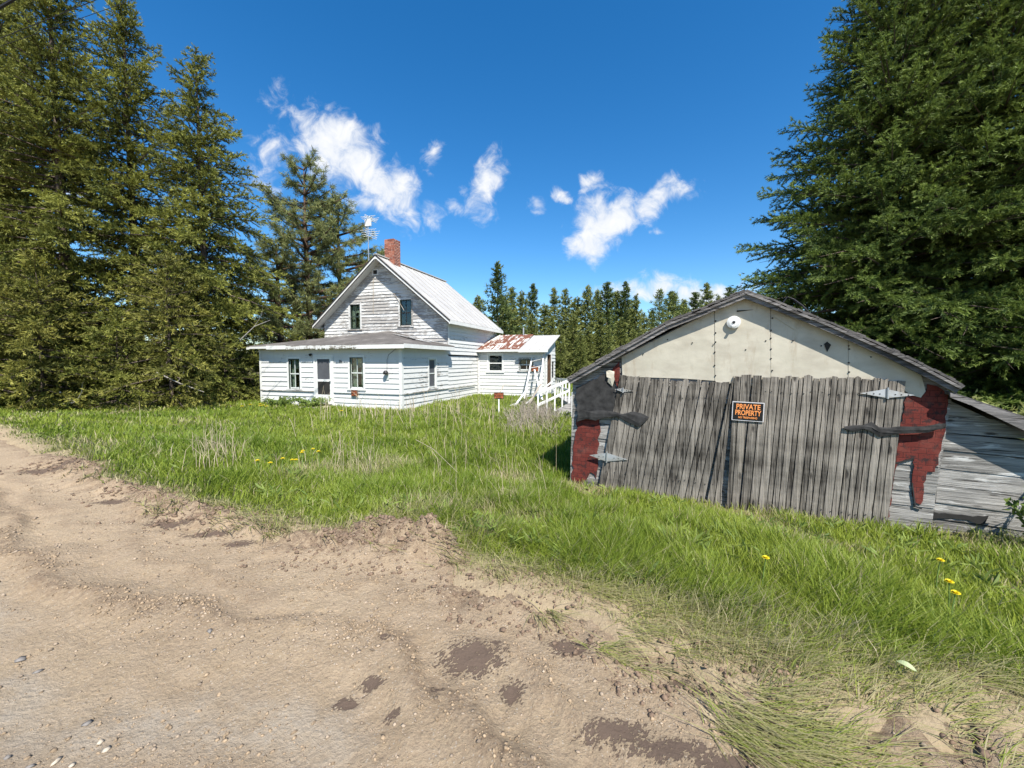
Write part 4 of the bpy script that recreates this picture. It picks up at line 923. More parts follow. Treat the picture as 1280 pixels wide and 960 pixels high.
# tar paper
sheet('tar_paper', rough([(720, 484), (740, 475), (758, 467), (767, 470), (769, 485), (769, 498), (790, 507), (791, 516), (770, 520), (748, 519), (740, 524), (730, 522), (722, 528)], 5, 1.5), .004, .012, M['tar'])
m = MB()
def ribbon(tops, bots, v, bul, mb):
    n = len(tops); rows = 4; vs = []
    for i in range(n):
        for j in range(rows + 1):
            t = j / rows; x = random.uniform(-1, 1) + tops[i][0] + (bots[i][0] - tops[i][0]) * t; y = random.uniform(-1.1, 1.1) * (1.6 if j in (0, rows) else .8) + tops[i][1] + (bots[i][1] - tops[i][1]) * t
            vs.append(SP(x, y, v - bul * math.sin(t * PI * .85) - random.uniform(0, .008)))
    fs = [(i * (rows + 1) + j, (i + 1) * (rows + 1) + j, (i + 1) * (rows + 1) + j + 1, i * (rows + 1) + j + 1) for i in range(n - 1) for j in range(rows)]
    b = len(vs); vs2 = [Vector(p) + Vector((0, .006, 0)) for p in vs]
    mb.add(vs + vs2, fs + [tuple(k + b for k in f)[::-1] for f in fs])
ribbon([(722, 512), (735, 513), (750, 514), (765, 515), (778, 516), (790, 515), (802, 517), (811, 522)], [(721, 528), (732, 524), (744, 525), (757, 521), (772, 522), (785, 526), (798, 532), (809, 525)], -.026, .018, m)
m.build('torn_flap', M['tar'], shed, recalc=False)
m = MB(); ribbon([(1055, 534), (1068, 531), (1080, 530), (1089, 529), (1098, 533), (1110, 534.5), (1125, 534), (1143, 533), (1160, 531.5), (1174, 530), (1182, 530)], [(1057, 538.5), (1068, 539), (1080, 538), (1090, 538.5), (1100, 545), (1112, 544), (1126, 543), (1143, 541), (1160, 540), (1174, 537.5), (1182, 535)], -.03, .016, m)
m.build('torn_strip', M['tar'], shed, recalc=False)
m = MB(); ribbon([(757, 465), (762, 462), (767, 464)], [(760, 476), (765, 484), (769, 474)], -.0, .03, m); m.build('curled_scrap', M['galv'], shed, recalc=False)
# gable lamp
p = SP(917, 403, .012); la_ = MB(); la_.lathe([(.085, 0), (.092, .02), (.092, .045), (.06, .056), (.03, .06)], (p.x, p.y, p.z), (0, -1, -.05), 20); lamp = la_.build('gable_lamp', M['white'], shed)
m = MB(); m.lathe([(.02, .058), (.02, .068), (.006, .069)], (p.x, p.y, p.z), (0, -1, -.05), 12); m.build('socket', M['black'], lamp)
m = MB(); m.lathe([(.018, .05), (.02, .085), (.014, .09)], (p.x - .012, p.y, p.z - .045), (0, -1, -.25), 12); m.build('lamp_fitting', M['white'], lamp)
# roof: slab, layered rake boards
ov = -.10
def RP(x, y): return SP(x, y, ov)
LEFTL = [RP(*q) for q in ((709, 473.5), (745, 453), (778.6, 434), (831.7, 404), (885, 382.5), (932.5, 363))]; RIGHTL = [RP(*q) for q in ((932.5, 363), (977, 380), (1016, 395), (1060, 413.5), (1117.5, 438.5), (1160, 459.5), (1204, 482.5))]
def roofslab(a, b, t0, t1, m, v0, v1, n=14, jit=.0):
    d = (b - a); nrm = Vector((-d.z, 0, d.x)).normalized(); 
    if nrm.z < 0: nrm = -nrm
    for i in range(n):
        p = a + d * (i / n); q = a + d * ((i + 1) / n - .0008); jp = random.uniform(-jit, jit); jq = jp + random.uniform(-jit, jit) * .5; jv = random.uniform(-jit, jit)
        m.hexa([(p.x + nrm.x * t0, v0 + jv, p.z + nrm.z * (t0 + jp)), (q.x + nrm.x * t0, v0 + jv, q.z + nrm.z * (t0 + jq)), (q.x + nrm.x * t0, v1, q.z + nrm.z * (t0 + jq)), (p.x + nrm.x * t0, v1, p.z + nrm.z * (t0 + jp))],
               [(p.x + nrm.x * t1, v0 + jv, p.z + nrm.z * (t1 + jp)), (q.x + nrm.x * t1, v0 + jv, q.z + nrm.z * (t1 + jq)), (q.x + nrm.x * t1, v1, q.z + nrm.z * (t1 + jq)), (p.x + nrm.x * t1, v1, p.z + nrm.z * (t1 + jp))])
rf = empty('roof', (0, 0, 0)); rf.parent = shed
for line in (LEFTL, RIGHTL):
    for nm_, mt_, t0_, t1_, va, vb, n_, jt_ in (('sheathing', 'rake', -.065, -.03, ov + .03, DEP + .3, 3, .003), ('shingle_layer', 'shedroof', -.012, .012, ov - .02, DEP + .3, 6, .012), ('shingle_layer', 'shedroof', .012, .03, ov + .05, DEP + .3, 5, .012), ('rake_board', 'rake', -.105, -.032, ov - .005, ov + .028, 1, .003), ('rake_strip', 'rake', -.05, -.02, ov - .03, ov - .006, 1, .005)):
        m = MB()
        for (a, b) in zip(line[:-1], line[1:]): roofslab(a, b, t0_, t1_, m, va, vb, n_, jt_)
        m.build(nm_, M[mt_], rf)
# lean-to on the right
LV = .12
lt0 = [(1186, 494), (1350, 570)]
m = MB(); tl, tr = SP(1186, 496, LV), SP(1420, 604, LV); 
z = -.25
while z < tl.z:
    h = random.uniform(.19, .25); zt = z + h - .008
    xl = 0; 
    def lx(z): return hl(z, SP(1159, 690, LV), SP(1186, 497, LV))
    def rx(z):   # top limited by the sloping roof
        return tl.x + (tr.x - tl.x) * (tl.z - z) / (tl.z - tr.z) if z > tr.z else tr.x
    a0, a1 = lx(z), lx(min(zt, tl.z - .01)); b0, b1 = rx(z), max(rx(min(zt, tl.z - .005)), a1 + .01)
    sag = random.uniform(-.02, .02) - .04
    jv = random.uniform(0, .012); zt_ = min(zt, tl.z)
    m.hexa([(a0 + .004, LV - .014 - jv, z), (b0, LV - .014 - jv, z + sag), (b0, LV + .02, z + sag), (a0 + .004, LV + .02, z)], [(a1 + .004, LV - .008 - jv * .3, zt_), (b1, LV - .008 - jv * .3, zt_ + sag), (b1, LV + .02, zt_ + sag), (a1 + .004, LV + .02, zt_)])
    z += h
lw = m.build('lean_to_wall', M['wboard'], shed)
m = MB(); m.prism([SP(1187, 489, LV - .2), SP(1420, 567, LV - .2), SP(1420, 573, LV - .2), SP(1187, 493, LV - .2)], (0, 4.5, 0)); lr = m.build('lean_to_roof', M['shedroof'], shed)
m = MB(); m.prism([SP(1188, 491, LV - .23), SP(1420, 569, LV - .23), SP(1420, 604, LV - .23), SP(1282, 539, LV - .23), SP(1215, 507, LV - .23), SP(1188, 497, LV - .23)], (0, .026, 0)); m.build('lean_to_rake', M['rake'], lr)
m = MB(); m.bar(SP(1159, 668, LV - .04), SP(1186, 499, LV - .04), .035, .03); m.build('corner_batten', M['board'], lw)
sheet('rotted_gap', rough([(1161, 640), (1195, 643.5), (1217, 646), (1236, 645), (1231, 655), (1222, 655), (1210, 650), (1190, 647.5), (1161, 649)], 6, .8), LV - .034, .012, M['dark'], lw)
m = MB(); m.prism([SP(1320, 560, LV + .03), SP(1321, 700, LV + .03), SP(1421, 720, LV + .03), SP(1421, 614, LV + .03)], (0, 4.2, 0)); m.build('lean_to_core', M['board'], lw)
# bent cable over the roof
m = MB(); pts = [SP(975, 384, .6), SP(984, 371, .6), SP(992, 374, .6), SP(1003, 382, .5), SP(1012, 392, .5)]; m.tube(pts, .012, 6); m.build('roof_cable', M['wire'], rf)
# PRIVATE PROPERTY sign on the right door: a plate nailed to the planks
c1, c2, c3, c4 = [SP(x, y, -.045) for x, y in ((916.2, 501.3), (956.7, 504), (953.7, 527.5), (914, 525))]
cc = (c1 + c2 + c3 + c4) / 4; sw = ((c2 - c1).length + (c3 - c4).length) / 2; sh = ((c4 - c1).length + (c3 - c2).length) / 2; dd = (c2 - c1 + c3 - c4).normalized()
sg = small_sign('warning_sign', sw, sh, 'black private property sign with orange letters nailed to the grey plank doors', None, PRIV(sw * .94, sh * .93), False, SMAT @ cc, SA, -math.atan2(dd.z, dd.x), None, True)

# ------------------------------------------------------------------ conifers
def rotz(P, a): c, s = np.cos(a), np.sin(a); return np.stack([P[..., 0] * c - P[..., 1] * s, P[..., 0] * s + P[..., 1] * c, P[..., 2]], -1)
def needle_quads(B, D, length, width, tint, lrng):
    """quads from base points B along unit directions D"""
    n = len(B); R = lrng.normal(size=(n, 3)); S = np.cross(D, R); S /= np.linalg.norm(S, axis=1, keepdims=True) + 1e-9
    L = length * lrng.uniform(.7, 1.3, (n, 1)); Wd = width * lrng.uniform(.7, 1.3, (n, 1)) / 2
    V = np.stack([B - S * Wd, B + S * Wd, B + D * L + S * Wd * .35, B + D * L - S * Wd * .35], 1)
    return V, np.repeat(tint[:, None], 4, 1)
def spruce_branch(L, step, nl, nw, per, lrng, droop=.22, twig=.42, twgap=.13, hang=.25):
    """one spray: axis along +x, returns quads (n,4,3) and tint (n,4)"""
    def axis_pt(t): return np.stack([t * L, 0 * t, -droop * L * t ** 1.6 + .10 * L * t ** 4], -1)
    B = []; D = []; T = []
    segs = []
    xs = np.arange(.12 * L, L, twgap)
    for i, x in enumerate(xs):
        t = x / L; s = 1 if i % 2 else -1
        ln = min(twig * (L - x) + .16, .75) * lrng.uniform(.65, 1.15) * (0.55 + .45 * min(1, t * 3))
        a = math.radians(lrng.uniform(42, 65)) * s
        ph = lrng.normal() * .75; segs.append((axis_pt(np.array(t)), np.array([math.cos(a), math.sin(a) * math.cos(ph), abs(math.sin(a)) * math.sin(ph) - hang * lrng.uniform(.2, 1.3)]), ln * (1 - .3 * abs(math.sin(ph))), t))
        if lrng.random() < .45: segs.append((axis_pt(np.array(t)), np.array([.7, lrng.uniform(-.5, .5), .5]), ln * .45, t))
    segs.append((axis_pt(np.array(.55)), axis_pt(np.array(1.)) - axis_pt(np.array(.55)), None, 1))
    for (p, d, ln, t) in segs:
        if ln is None: ln = np.linalg.norm(d)
        d = d / np.linalg.norm(d); k = max(2, int(ln / step)); u = np.linspace(0.12, 1, k)
        pts = p + d * (u * ln)[:, None] + np.array([0, 0, -1.0]) * ((u ** 2) * ln * .12)[:, None]
        pts = np.repeat(pts, per, 0); uu = np.repeat(u, per)
        nd = d + lrng.normal(size=(len(pts), 3)) * .42; nd /= np.linalg.norm(nd, axis=1, keepdims=True)
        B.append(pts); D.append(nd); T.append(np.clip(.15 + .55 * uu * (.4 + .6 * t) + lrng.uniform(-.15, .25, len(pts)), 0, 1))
    B = np.concatenate(B); D = np.concatenate(D); T = np.concatenate(T)
    return needle_quads(B, D, nl, nw, T, lrng)
def build_tree(name, loc, height, rad, mat, bark, lrng, step, nl, nw, per, label, cat='tree', group=None, base=0.3, shape=.85, dens=1.0, gapn=.0, twgap=.13, levels=.34, tip_up=.5, droop=.22, trunk_r=None, lean=0.0, hang=.25, branch_r=.02, irregular=.22, tipw=.12):
    root = empty(name, loc); tag(root, label, cat, group)
    cls = [l for l in (.35, .7, 1.1, 1.6, 2.2, 3.0, 4.0, 5.2) if l < rad * 1.4]
    if not cls: cls = [rad]
    tmpl = {l: [spruce_branch(l, step, nl, nw, per, lrng, droop, twgap=twgap, hang=hang) for _ in range(3)] for l in cls}
    Vs = []; Ts = []; tr = trunk_r or height * .013
    tm = MB(); n_s = 10
    tp = [(lean * (i / n_s) ** 2 * height + .02 * math.sin(i * 1.7), .02 * math.cos(i * 2.1), height * i / n_s * .99 - .15 * (i == 0)) for i in range(n_s + 1)]
    tm.tube(tp, [tr * (1 - .93 * i / n_s) * (1.35 if i == 0 else 1) for i in range(n_s + 1)], 8)
    lm = MB(); z = base; gp = lrng.uniform(0, 99)
    side_gain = lrng.uniform(0, 2 * PI)
    while z < height - .15:
        t = (z - base) / (height - base); prof = (1 - t) ** shape * rad * (.72 + .28 * min(1, t * 6)) + tipw
        k = max(4, int((5 + 5 * (1 - t)) * dens)); a0 = lrng.uniform(0, 2 * PI)
        for j in range(k):
            a = a0 + 2 * PI * j / k + lrng.uniform(-.3, .3)
            if gapn and vnoise(np.array([a * 1.1 + gp]), np.array([z * .55]), 7)[0] < gapn: continue
            L = prof * lrng.uniform(1 - irregular * 1.6, 1 + irregular) * (1 + .10 * math.cos(a - side_gain))
            if L < .2: L = .2
            c = min(cls, key=lambda q: abs(q - L)); V, T = tmpl[c][int(lrng.integers(3))]
            V = V * np.array([L / c, 1 if abs(L / c - 1) < .3 else L / c, 1])
            el = math.radians(-14 + 62 * t ** 1.5 * tip_up * 2 + lrng.uniform(-9, 9)); ce, se = math.cos(el), math.sin(el)
            V = np.stack([V[..., 0] * ce - V[..., 2] * se, V[..., 1], V[..., 0] * se + V[..., 2] * ce], -1)
            zz = z + lrng.uniform(-.15, .15); V = rotz(V, a) + np.array([lean * (z / height) ** 2 * height, 0, zz])
            Vs.append(V.reshape(-1, 3)); Ts.append(np.clip(T + lrng.uniform(-.24, .24), 0, 1).ravel())
            if branch_r and L > .5:
                ox = lean * (z / height) ** 2 * height
                lm.tube([(ox, 0, zz), (ox + math.cos(a) * L * .5 * ce, math.sin(a) * L * .5 * ce, zz + se * L * .5 - droop * L * .33 * .9), (ox + math.cos(a) * L * .92 * ce, math.sin(a) * L * .92 * ce, zz + se * L * .92 - droop * L * .8)], [branch_r * (L / 2 + .3), branch_r * .6 * (L / 2 + .3), branch_r * .2], 4)
        z += levels * lrng.uniform(.75, 1.25) * (.55 + .45 * (1 - t))
    V = np.concatenate(Vs); T = np.concatenate(Ts)
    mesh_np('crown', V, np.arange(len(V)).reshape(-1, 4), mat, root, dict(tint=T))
    tk = tm.build('trunk', bark, root, smooth=True)
    if branch_r: lm.build('limb', bark, tk, recalc=False)
    return root
def base_at(px, d, dz=-.1):
    p = at_depth(px, 500, d); p.z = gz1(p.x, p.y) + dz; return p
def top_h(px, py, d): p = at_depth(px, py, d); b = base_at(px, d); return p.z - b.z
LR = np.random.default_rng(5)
G1 = 'tall spruces at the left edge of the lot'
LEFT = [  # px, depth, top py, radius, label
    (-70, 17.0, -150, 4.4, 'olive spruce at the left edge of the photo, cut by the frame', 'olive2'),
    (25, 20.0, -110, 4.3, 'olive spruce rising out of the frame behind the two thin overhead wires', 'olive'),
    (92, 18.0, -95, 4.0, 'broad olive spruce rising out of the frame, first full trunk from the left', 'olive'),
    (178, 19.5, -2, 3.9, 'tall pointed spruce whose top just touches the upper frame edge', 'olive'),
    (262, 20.0, 68, 3.7, 'shorter pointed spruce with open lower limbs, nearest the pines', 'olive')]
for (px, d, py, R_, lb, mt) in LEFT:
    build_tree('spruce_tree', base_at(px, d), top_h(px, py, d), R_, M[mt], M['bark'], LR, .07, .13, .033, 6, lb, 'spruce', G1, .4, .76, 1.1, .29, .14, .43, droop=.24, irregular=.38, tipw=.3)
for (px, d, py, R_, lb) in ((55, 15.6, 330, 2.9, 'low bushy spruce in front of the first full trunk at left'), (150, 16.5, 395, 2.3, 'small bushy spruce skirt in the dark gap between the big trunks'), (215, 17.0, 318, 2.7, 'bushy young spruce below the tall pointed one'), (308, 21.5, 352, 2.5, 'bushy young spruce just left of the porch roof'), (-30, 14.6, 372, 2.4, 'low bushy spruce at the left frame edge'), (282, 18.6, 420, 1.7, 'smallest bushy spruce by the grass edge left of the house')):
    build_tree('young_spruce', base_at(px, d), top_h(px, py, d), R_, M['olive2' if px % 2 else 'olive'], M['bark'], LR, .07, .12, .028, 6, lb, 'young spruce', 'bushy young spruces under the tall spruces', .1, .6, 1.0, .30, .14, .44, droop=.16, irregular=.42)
# pines behind the house: bare lower trunk, tufted open limbs
def pine_tree(loc, height, rad, lrng, label, first):
    root = empty('pine_tree', loc); tag(root, label, 'pine', 'open pines behind the house')
    tm = MB(); tm.tube([(0, 0, -.2), (.08, 0, height * .35), (-.05, .05, height * .7), (0, 0, height)], [.24, .19, .12, .02], 8)
    B = []; D = []; T = []; z = first; lm = MB()
    while z < height - .3:
        t = (z - first) / (height - first); prof = rad * (.34 + .62 * math.sin(PI * min(1, t * .82 + .22)) ** .8)
        for j in range(int(lrng.integers(3, 5))):
            a = lrng.uniform(0, 2 * PI); L = prof * lrng.uniform(.55, 1.15); up = lrng.uniform(.05, .35) + t * .5
            e = np.array([math.cos(a) * L, math.sin(a) * L, up * L * .8]); p0 = np.array([0, 0, z])
            lm.tube([p0, p0 + e * .5 + np.array([0, 0, -.08 * L]), p0 + e], [.05 * (L / 2 + .3), .035 * (L / 2 + .3), .012], 5)
            nb = int(L * 5.5) + 3
            for q in range(nb):
                u = lrng.uniform(.38, 1.0); c = p0 + e * u + np.array([0, 0, -.08 * L * math.sin(u * PI)]); sd_ = lrng.normal(size=3) * np.array([.22, .22, .14]) * (.6 + L * .25)
                lm.tube([c, c + sd_], [.012, .008], 4)
                for cc_ in (c + sd_, c + sd_ * .6):
                    k = 18; nd = lrng.normal(size=(k, 3)) + np.array([e[0], e[1], .6]) / L * .8; nd /= np.linalg.norm(nd, axis=1, keepdims=True)
                    B.append(np.repeat(cc_[None], k, 0) + lrng.normal(size=(k, 3)) * .05); D.append(nd); T.append(np.clip(.4 + lrng.uniform(-.3, .4, k) + lrng.uniform(-.15, .15), 0, 1))
        z += lrng.uniform(.38, .62)
    V, T = needle_quads(np.concatenate(B), np.concatenate(D), .24, .028, np.concatenate(T), lrng)
    mesh_np('crown', V.reshape(-1, 3), np.arange(V.shape[0] * 4).reshape(-1, 4), M['pine'], root, dict(tint=T.ravel()))
    tk = tm.build('trunk', M['pinebark'], root, smooth=True); lm.build('limb', M['pinebark'], tk, recalc=False)
for (px, d, py, R_, fs, lb) in ((388, 27, 206, 3.6, 3.2, 'pine with the highest open crown left of the gable'), (428, 29.5, 250, 3.4, 5.0, 'lower pine directly behind the antenna mast'), (352, 26, 300, 3.2, 1.8, 'low greyish pine between the spruces and the gable')):
    pine_tree(base_at(px, d), top_h(px, py, d), R_, LR, lb, fs)
# big spruces behind the shed
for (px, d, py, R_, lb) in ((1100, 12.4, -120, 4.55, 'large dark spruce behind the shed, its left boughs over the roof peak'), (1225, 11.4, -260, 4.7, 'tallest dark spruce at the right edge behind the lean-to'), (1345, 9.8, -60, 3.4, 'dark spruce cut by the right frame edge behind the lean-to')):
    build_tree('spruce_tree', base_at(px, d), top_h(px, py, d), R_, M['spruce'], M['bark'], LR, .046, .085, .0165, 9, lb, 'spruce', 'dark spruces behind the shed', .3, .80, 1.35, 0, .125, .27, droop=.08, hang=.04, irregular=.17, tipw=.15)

# conifer row far behind: a few built, the rest copied


def far_tree(px, d, py, R_, mt, lb):
    return build_tree('far_conifer', base_at(px, d), top_h(px, py, d), R_, M[mt], M['bark'], LR, .18, .28, .062, 5, lb, 'conifer', 'conifer row far behind the house and shed', .3, .95, .9, .12, .28, .46, branch_r=0, irregular=.45, droop=.12, tipw=.1)
p_dark = far_tree(622, 37, 329, 3.3, 'rowdark', 'tallest dark spruce of the far row, just right of the house roof')
PR = [far_tree(652, 43, 366, 2.3, 'rowneedle', 'olive conifer of the far row, next right of the tallest spruce'), far_tree(706, 45, 362, 2.2, 'rowneedle', 'pointed conifer of the far row above the mudroom entry roof'), far_tree(780, 44, 352, 2.1, 'rowdark', 'thin dark spire, tallest of the far row left of the shed roof'), far_tree(734, 42, 358, 2.4, 'rowneedle', 'full conifer of the far row right of the entry roof')]
ROWC = [(812, 41, 402, 1), (832, 42, 406, 0), (700, 37, 408, 0), (725, 36, 412, 1), (760, 36.5, 410, 4), (790, 37, 408, 0), (880, 45, 396, 0), (845, 47, 392, 4), (912, 46, 396, 1), (786, 46, 370, 3), (813, 50, 378, 2), (654, 38, 398, 0), (598, 44, 376, 3), (666, 47, 360, 2), (680, 41, 374, 0), (692, 48, 366, 1), (720, 43, 361, 4), (745, 47, 364, 3), (757, 43, 360, 2), (769, 46, 363, 1), (793, 42, 378, 0), (802, 46, 384, 4), (640, 48, 368, 1), (628, 44, 372, 4), (836, 53, 366, 2), (852, 52, 362, 3), (866, 52, 368, 2), (880, 54, 362, 1), (894, 50, 366, 4), (908, 51, 364, 2), (922, 50, 372, 3), (716, 39, 392, 0), (750, 38.5, 396, 4), (690, 39, 390, 4), (775, 39, 398, 0), (735, 38, 402, 1), (664, 39.5, 388, 1), (925, 52, 392, 0), (950, 50, 390, 2), (560, 46, 380, 2), (530, 46, 384, 1), (500, 47, 380, 0), (470, 48, 388, 4), (440, 46, 384, 0), (410, 47, 380, 1), (398, 44, 398, 4), (375, 46, 384, 3), (345, 46, 380, 0), (420, 42, 402, 0), (1000, 50, 392, 1), (1060, 48, 385, 0), (1110, 46, 380, 4), (1160, 46, 380, 1)]
PR.append(PR[0]); PR_H = [top_h(652, 366, 43), top_h(706, 362, 45), top_h(780, 352, 44), top_h(734, 358, 42), top_h(652, 366, 43)]
for (px, d, py, k) in ROWC:
    o = copy_tree(PR[k]); o.location = base_at(px, d); sc = top_h(px, py, d) / PR_H[k]
    wx = sc * random.uniform(.95, 1.4); o.scale = (wx, wx, sc * random.uniform(.86, 1.08)); o.rotation_euler = (0, 0, random.uniform(0, 6.28))
    o['label'] = 'olive green conifer standing in the dense far row behind house and shed'
for (px, d, py, R_, lb) in ((822, 46, 362, 3.0, 'pale yellow green larch above the left shed roof slope'), (840, 47, 366, 2.6, 'thin pale larch right of the fuller larch over the shed roof'), (852, 44, 380, 2.6, 'low pale larch closest to the shed roof slope')):
    build_tree('larch_tree', base_at(px, d), top_h(px, py, d), R_, M['larch'], M['bark'], LR, .2, .26, .06, 2, lb, 'larch', 'pale larches behind the shed', .5, .9, 1.0, .1, .3, .42, branch_r=0, irregular=.35)

# ------------------------------------------------------------------ shrubs, weeds, flowers, dead branches
def leafy(name, loc, n, size, spread, mat, label, cat, lrng, stems=7):
    root = empty(name, loc); tag(root, label, cat)
    sm = MB(); B = []; D = []
    for i in range(stems):
        a = lrng.uniform(0, 2 * PI); e = np.array([math.cos(a) * spread[0] * lrng.uniform(.2, 1), math.sin(a) * spread[0] * lrng.uniform(.2, 1), spread[1] * lrng.uniform(.6, 1)])
        sm.tube([(0, 0, -.05), e * .5 + np.array([0, 0, .08]), e], [.012, .009, .004], 5)
        k = n // stems; u = lrng.uniform(.25, 1.05, k); B.append(e[None] * u[:, None] + lrng.normal(size=(k, 3)) * .07 * spread[0]); d = lrng.normal(size=(k, 3)) + np.array([0, 0, .3]); D.append(d / np.linalg.norm(d, axis=1, keepdims=True))
    B = np.concatenate(B); D = np.concatenate(D); V, T = needle_quads(B, D, size, size * .62, lrng.uniform(.1, .95, len(B)), lrng)
    # leaf shape: widen the middle by a second quad
    mesh_np('foliage', V.reshape(-1, 3), np.arange(len(V) * 4).reshape(-1, 4), mat, root, dict(tint=T.ravel()))
    sm.build('stem', M['stem'], root, recalc=False); return root
p = SMAT @ SP(1318, 676, -.35); p.z = gz1(p.x, p.y) - .02
leafy('leafy_shrub', p, 420, .07, (.34, .75), M['leaf'], 'small leafy shrub growing against the lean-to wall at the right frame edge', 'shrub', LR, 9)
p = at_depth(1262, 505, 7.6); b_ = p.copy(); b_.z = gz1(p.x, p.y)
leafy('flowering_shrub', b_, 2600, .085, (.8, p.z - b_.z + .12), M['blossom'], 'pale yellow green flowering shrub above the lean-to roof', 'shrub', LR, 26)
p = W(-4.1, -.55, 0); p.z = gz1(p.x, p.y)
leafy('door_plant', p, 700, .09, (.8, .38), M['leaf'], 'low dark green plant clump beside the screen door step', 'plant', LR, 22)
p = W(-5.9, -.5, 0); p.z = gz1(p.x, p.y)
leafy('door_plant', p, 600, .09, (.8, .36), M['leaf'], 'low green plant clump under the left porch window', 'plant', LR, 18)
def tripoint(px, py, guess=6.0):
    r_ = ray(px, py); lo, hi = .5, 60.0
    t = lo
    while t < 60:
        p = CAMP + r_ * (t / r_.y)
        if p.z < gz1(p.x, p.y): break
        t += .05
    p.z = gz1(p.x, p.y); return p
# dead branches at the foot of the spruces
for (pts, rad, lb) in (([(0, 497), (8, 492), (22, 488)], .09, 'thick grey broken log at the left frame edge under the spruces'), ([(75, 490), (95, 503), (62, 506)], .03, 'thin grey branch lying in the grass below the spruces'), ([(300, 425), (318, 408), (338, 400)], .018, 'bare grey dead branch sticking out left of the porch roof'), ([(195, 465), (222, 478), (255, 490)], .03, 'long grey fallen stick leaning in the dark spruce gap')):
    m = MB(); P = [at_depth(x, y, 15.2 if x < 110 else 16.6) for (x, y) in pts]; m.tube([q - P[0] for q in P], [rad, rad * .8, rad * .4], 6)
    if len(P) > 2: e = (P[1] - P[0]); m.tube([e, e + Vector((.35, -.1, .4)), e + Vector((.5, -.2, .75))], [rad * .5, rad * .35, rad * .15], 5)
    o = m.build('dead_branch', M['deadwood'], None); o.location = P[0]; tag(o, lb, 'branch')
def weeds(n):
    x, y, rr = view_samples(n, 2.4, 14, -55, 55); s_ = sdist(x, y)
    sx = x - S_O.x; sy = y - S_O.y; su = sx * SHED_D.x + sy * SHED_D.y; sv = sx * SHED_N.x + sy * SHED_N.y
    k = (s_ > .5) & ~((su > -.1) & (sv > -.1)) & (fbm(x * .8, y * .8, 130, 3) > .47); x, y = x[k], y[k]
    B = []; D = []
    for a, b in zip(x, y):
        q = int(LR.integers(5, 12)); c = np.array([a, b, gz1(a, b) + LR.uniform(.03, .10)]); d = LR.normal(size=(q, 3)) * np.array([1, 1, .25]) + np.array([0, 0, .55]); B.append(np.repeat(c[None], q, 0)); D.append(d / np.linalg.norm(d, axis=1, keepdims=True))
    V, T = needle_quads(np.concatenate(B), np.concatenate(D), .13, .045, LR.uniform(.2, 1, sum(map(len, B))), LR)
    V[:, 0] = V[:, 0] * .5 + V[:, 1] * .5; V[:, 1], V[:, 2] = V[:, 1] * .4 + V[:, 2] * .6, V[:, 2] * .5 + V[:, 3] * .5   # pointed leaf outline
    o = mesh_np('leafy_weeds', V.reshape(-1, 3), np.arange(len(V) * 4).reshape(-1, 4), M['leaf'], None, dict(tint=T.ravel())); tag(o, 'low broad leaved weeds mixed through the green grass', 'weeds', kind='stuff')
weeds(1500)
# dandelions
def dandelion(loc, h, lrng):
    root = empty('dandelion', loc); m = MB(); m.tube([(0, 0, 0), (.01, 0, h * .6), (.015, -.01, h)], .0035, 5); m.build('stem', M['stem'], root)
    V = []
    for ring, (n, rr, up) in enumerate(((16, .024, .004), (13, .019, .009), (9, .012, .013))):
        for i in range(n):
            a = 2 * PI * i / n + ring * .3; c, s = math.cos(a), math.sin(a); w = .0045
            V += [(.015 + .003 * c + s * w, -.01 + .003 * s - c * w, h), (.015 + .003 * c - s * w, -.01 + .003 * s + c * w, h), (.015 + rr * c - s * w, -.01 + rr * s + c * w, h + up), (.015 + rr * c + s * w, -.01 + rr * s - c * w, h + up)]
    V = np.array(V); mesh_np('flower_head', V, np.arange(len(V)).reshape(-1, 4), M['yellow'], root); return root
d0_ = None
for (px, py, lb) in ((952, 741, 'dandelion in the grass before the right plank door'), (1183, 773, 'larger dandelion in the grass near the right frame edge'), (1188, 797, 'small dandelion just below the larger one at right'), (1169, 742, 'small dandelion highest up in the grass at right')) + tuple((x, y, 'dandelion in the yellow patch in the grass between road and porch') for (x, y) in ((358, 589), (366, 586), (371, 592), (378, 588), (386, 586), (362, 594), (382, 593), (374, 584), (390, 590))) + tuple((x, y, 'dandelion in the small yellow row left below the porch corner') for (x, y) in ((321, 513), (325, 514), (329, 513), (333, 514), (306, 512), (316, 512))) + ((432, 521, 'single dandelion before the porch window right of the door'),):
    q = tripoint(px, py + 6)
    if py < 700: q.x += random.uniform(-.2, .2); q.y += random.uniform(-.35, .35); q.z = gz1(q.x, q.y)
    hgt = .2 + .002 * q.y
    if d0_ is None: d0_ = dandelion(q, .26, LR); o = d0_
    else: o = copy_tree(d0_); o.location = q
    sc = (1.0 if py > 700 else 1.25) * (2.0 if py < 530 else 1.0); o.scale = (sc, sc, 1.1 if q.y < 6 else 1.4); o.rotation_euler = (0, 0, random.uniform(0, 6)); tag(o, lb, 'dandelion', 'dandelions blooming in the grass')
# pale broad leaf
q = tripoint(1146, 862); m = MB(); vs = []
for i in range(9):
    t = i / 8; w = .014 * math.sin(t * PI) ** .7 + .001; x_ = .075 * t; zz = .06 + .02 * math.sin(t * 2.6); vs += [(x_, -w, zz), (x_, 0, zz - .004), (x_, w, zz)]
m.add(vs, [(i * 3 + j, i * 3 + 3 + j, i * 3 + 4 + j, i * 3 + 1 + j) for i in range(8) for j in range(2)]); o = m.build('broad_leaf', M['paleleaf'], None, recalc=False); o.location = q; o.rotation_euler = (-.3, 0, 2.2); tag(o, 'single pale broad leaf lying in the flattened grass at right', 'leaf')
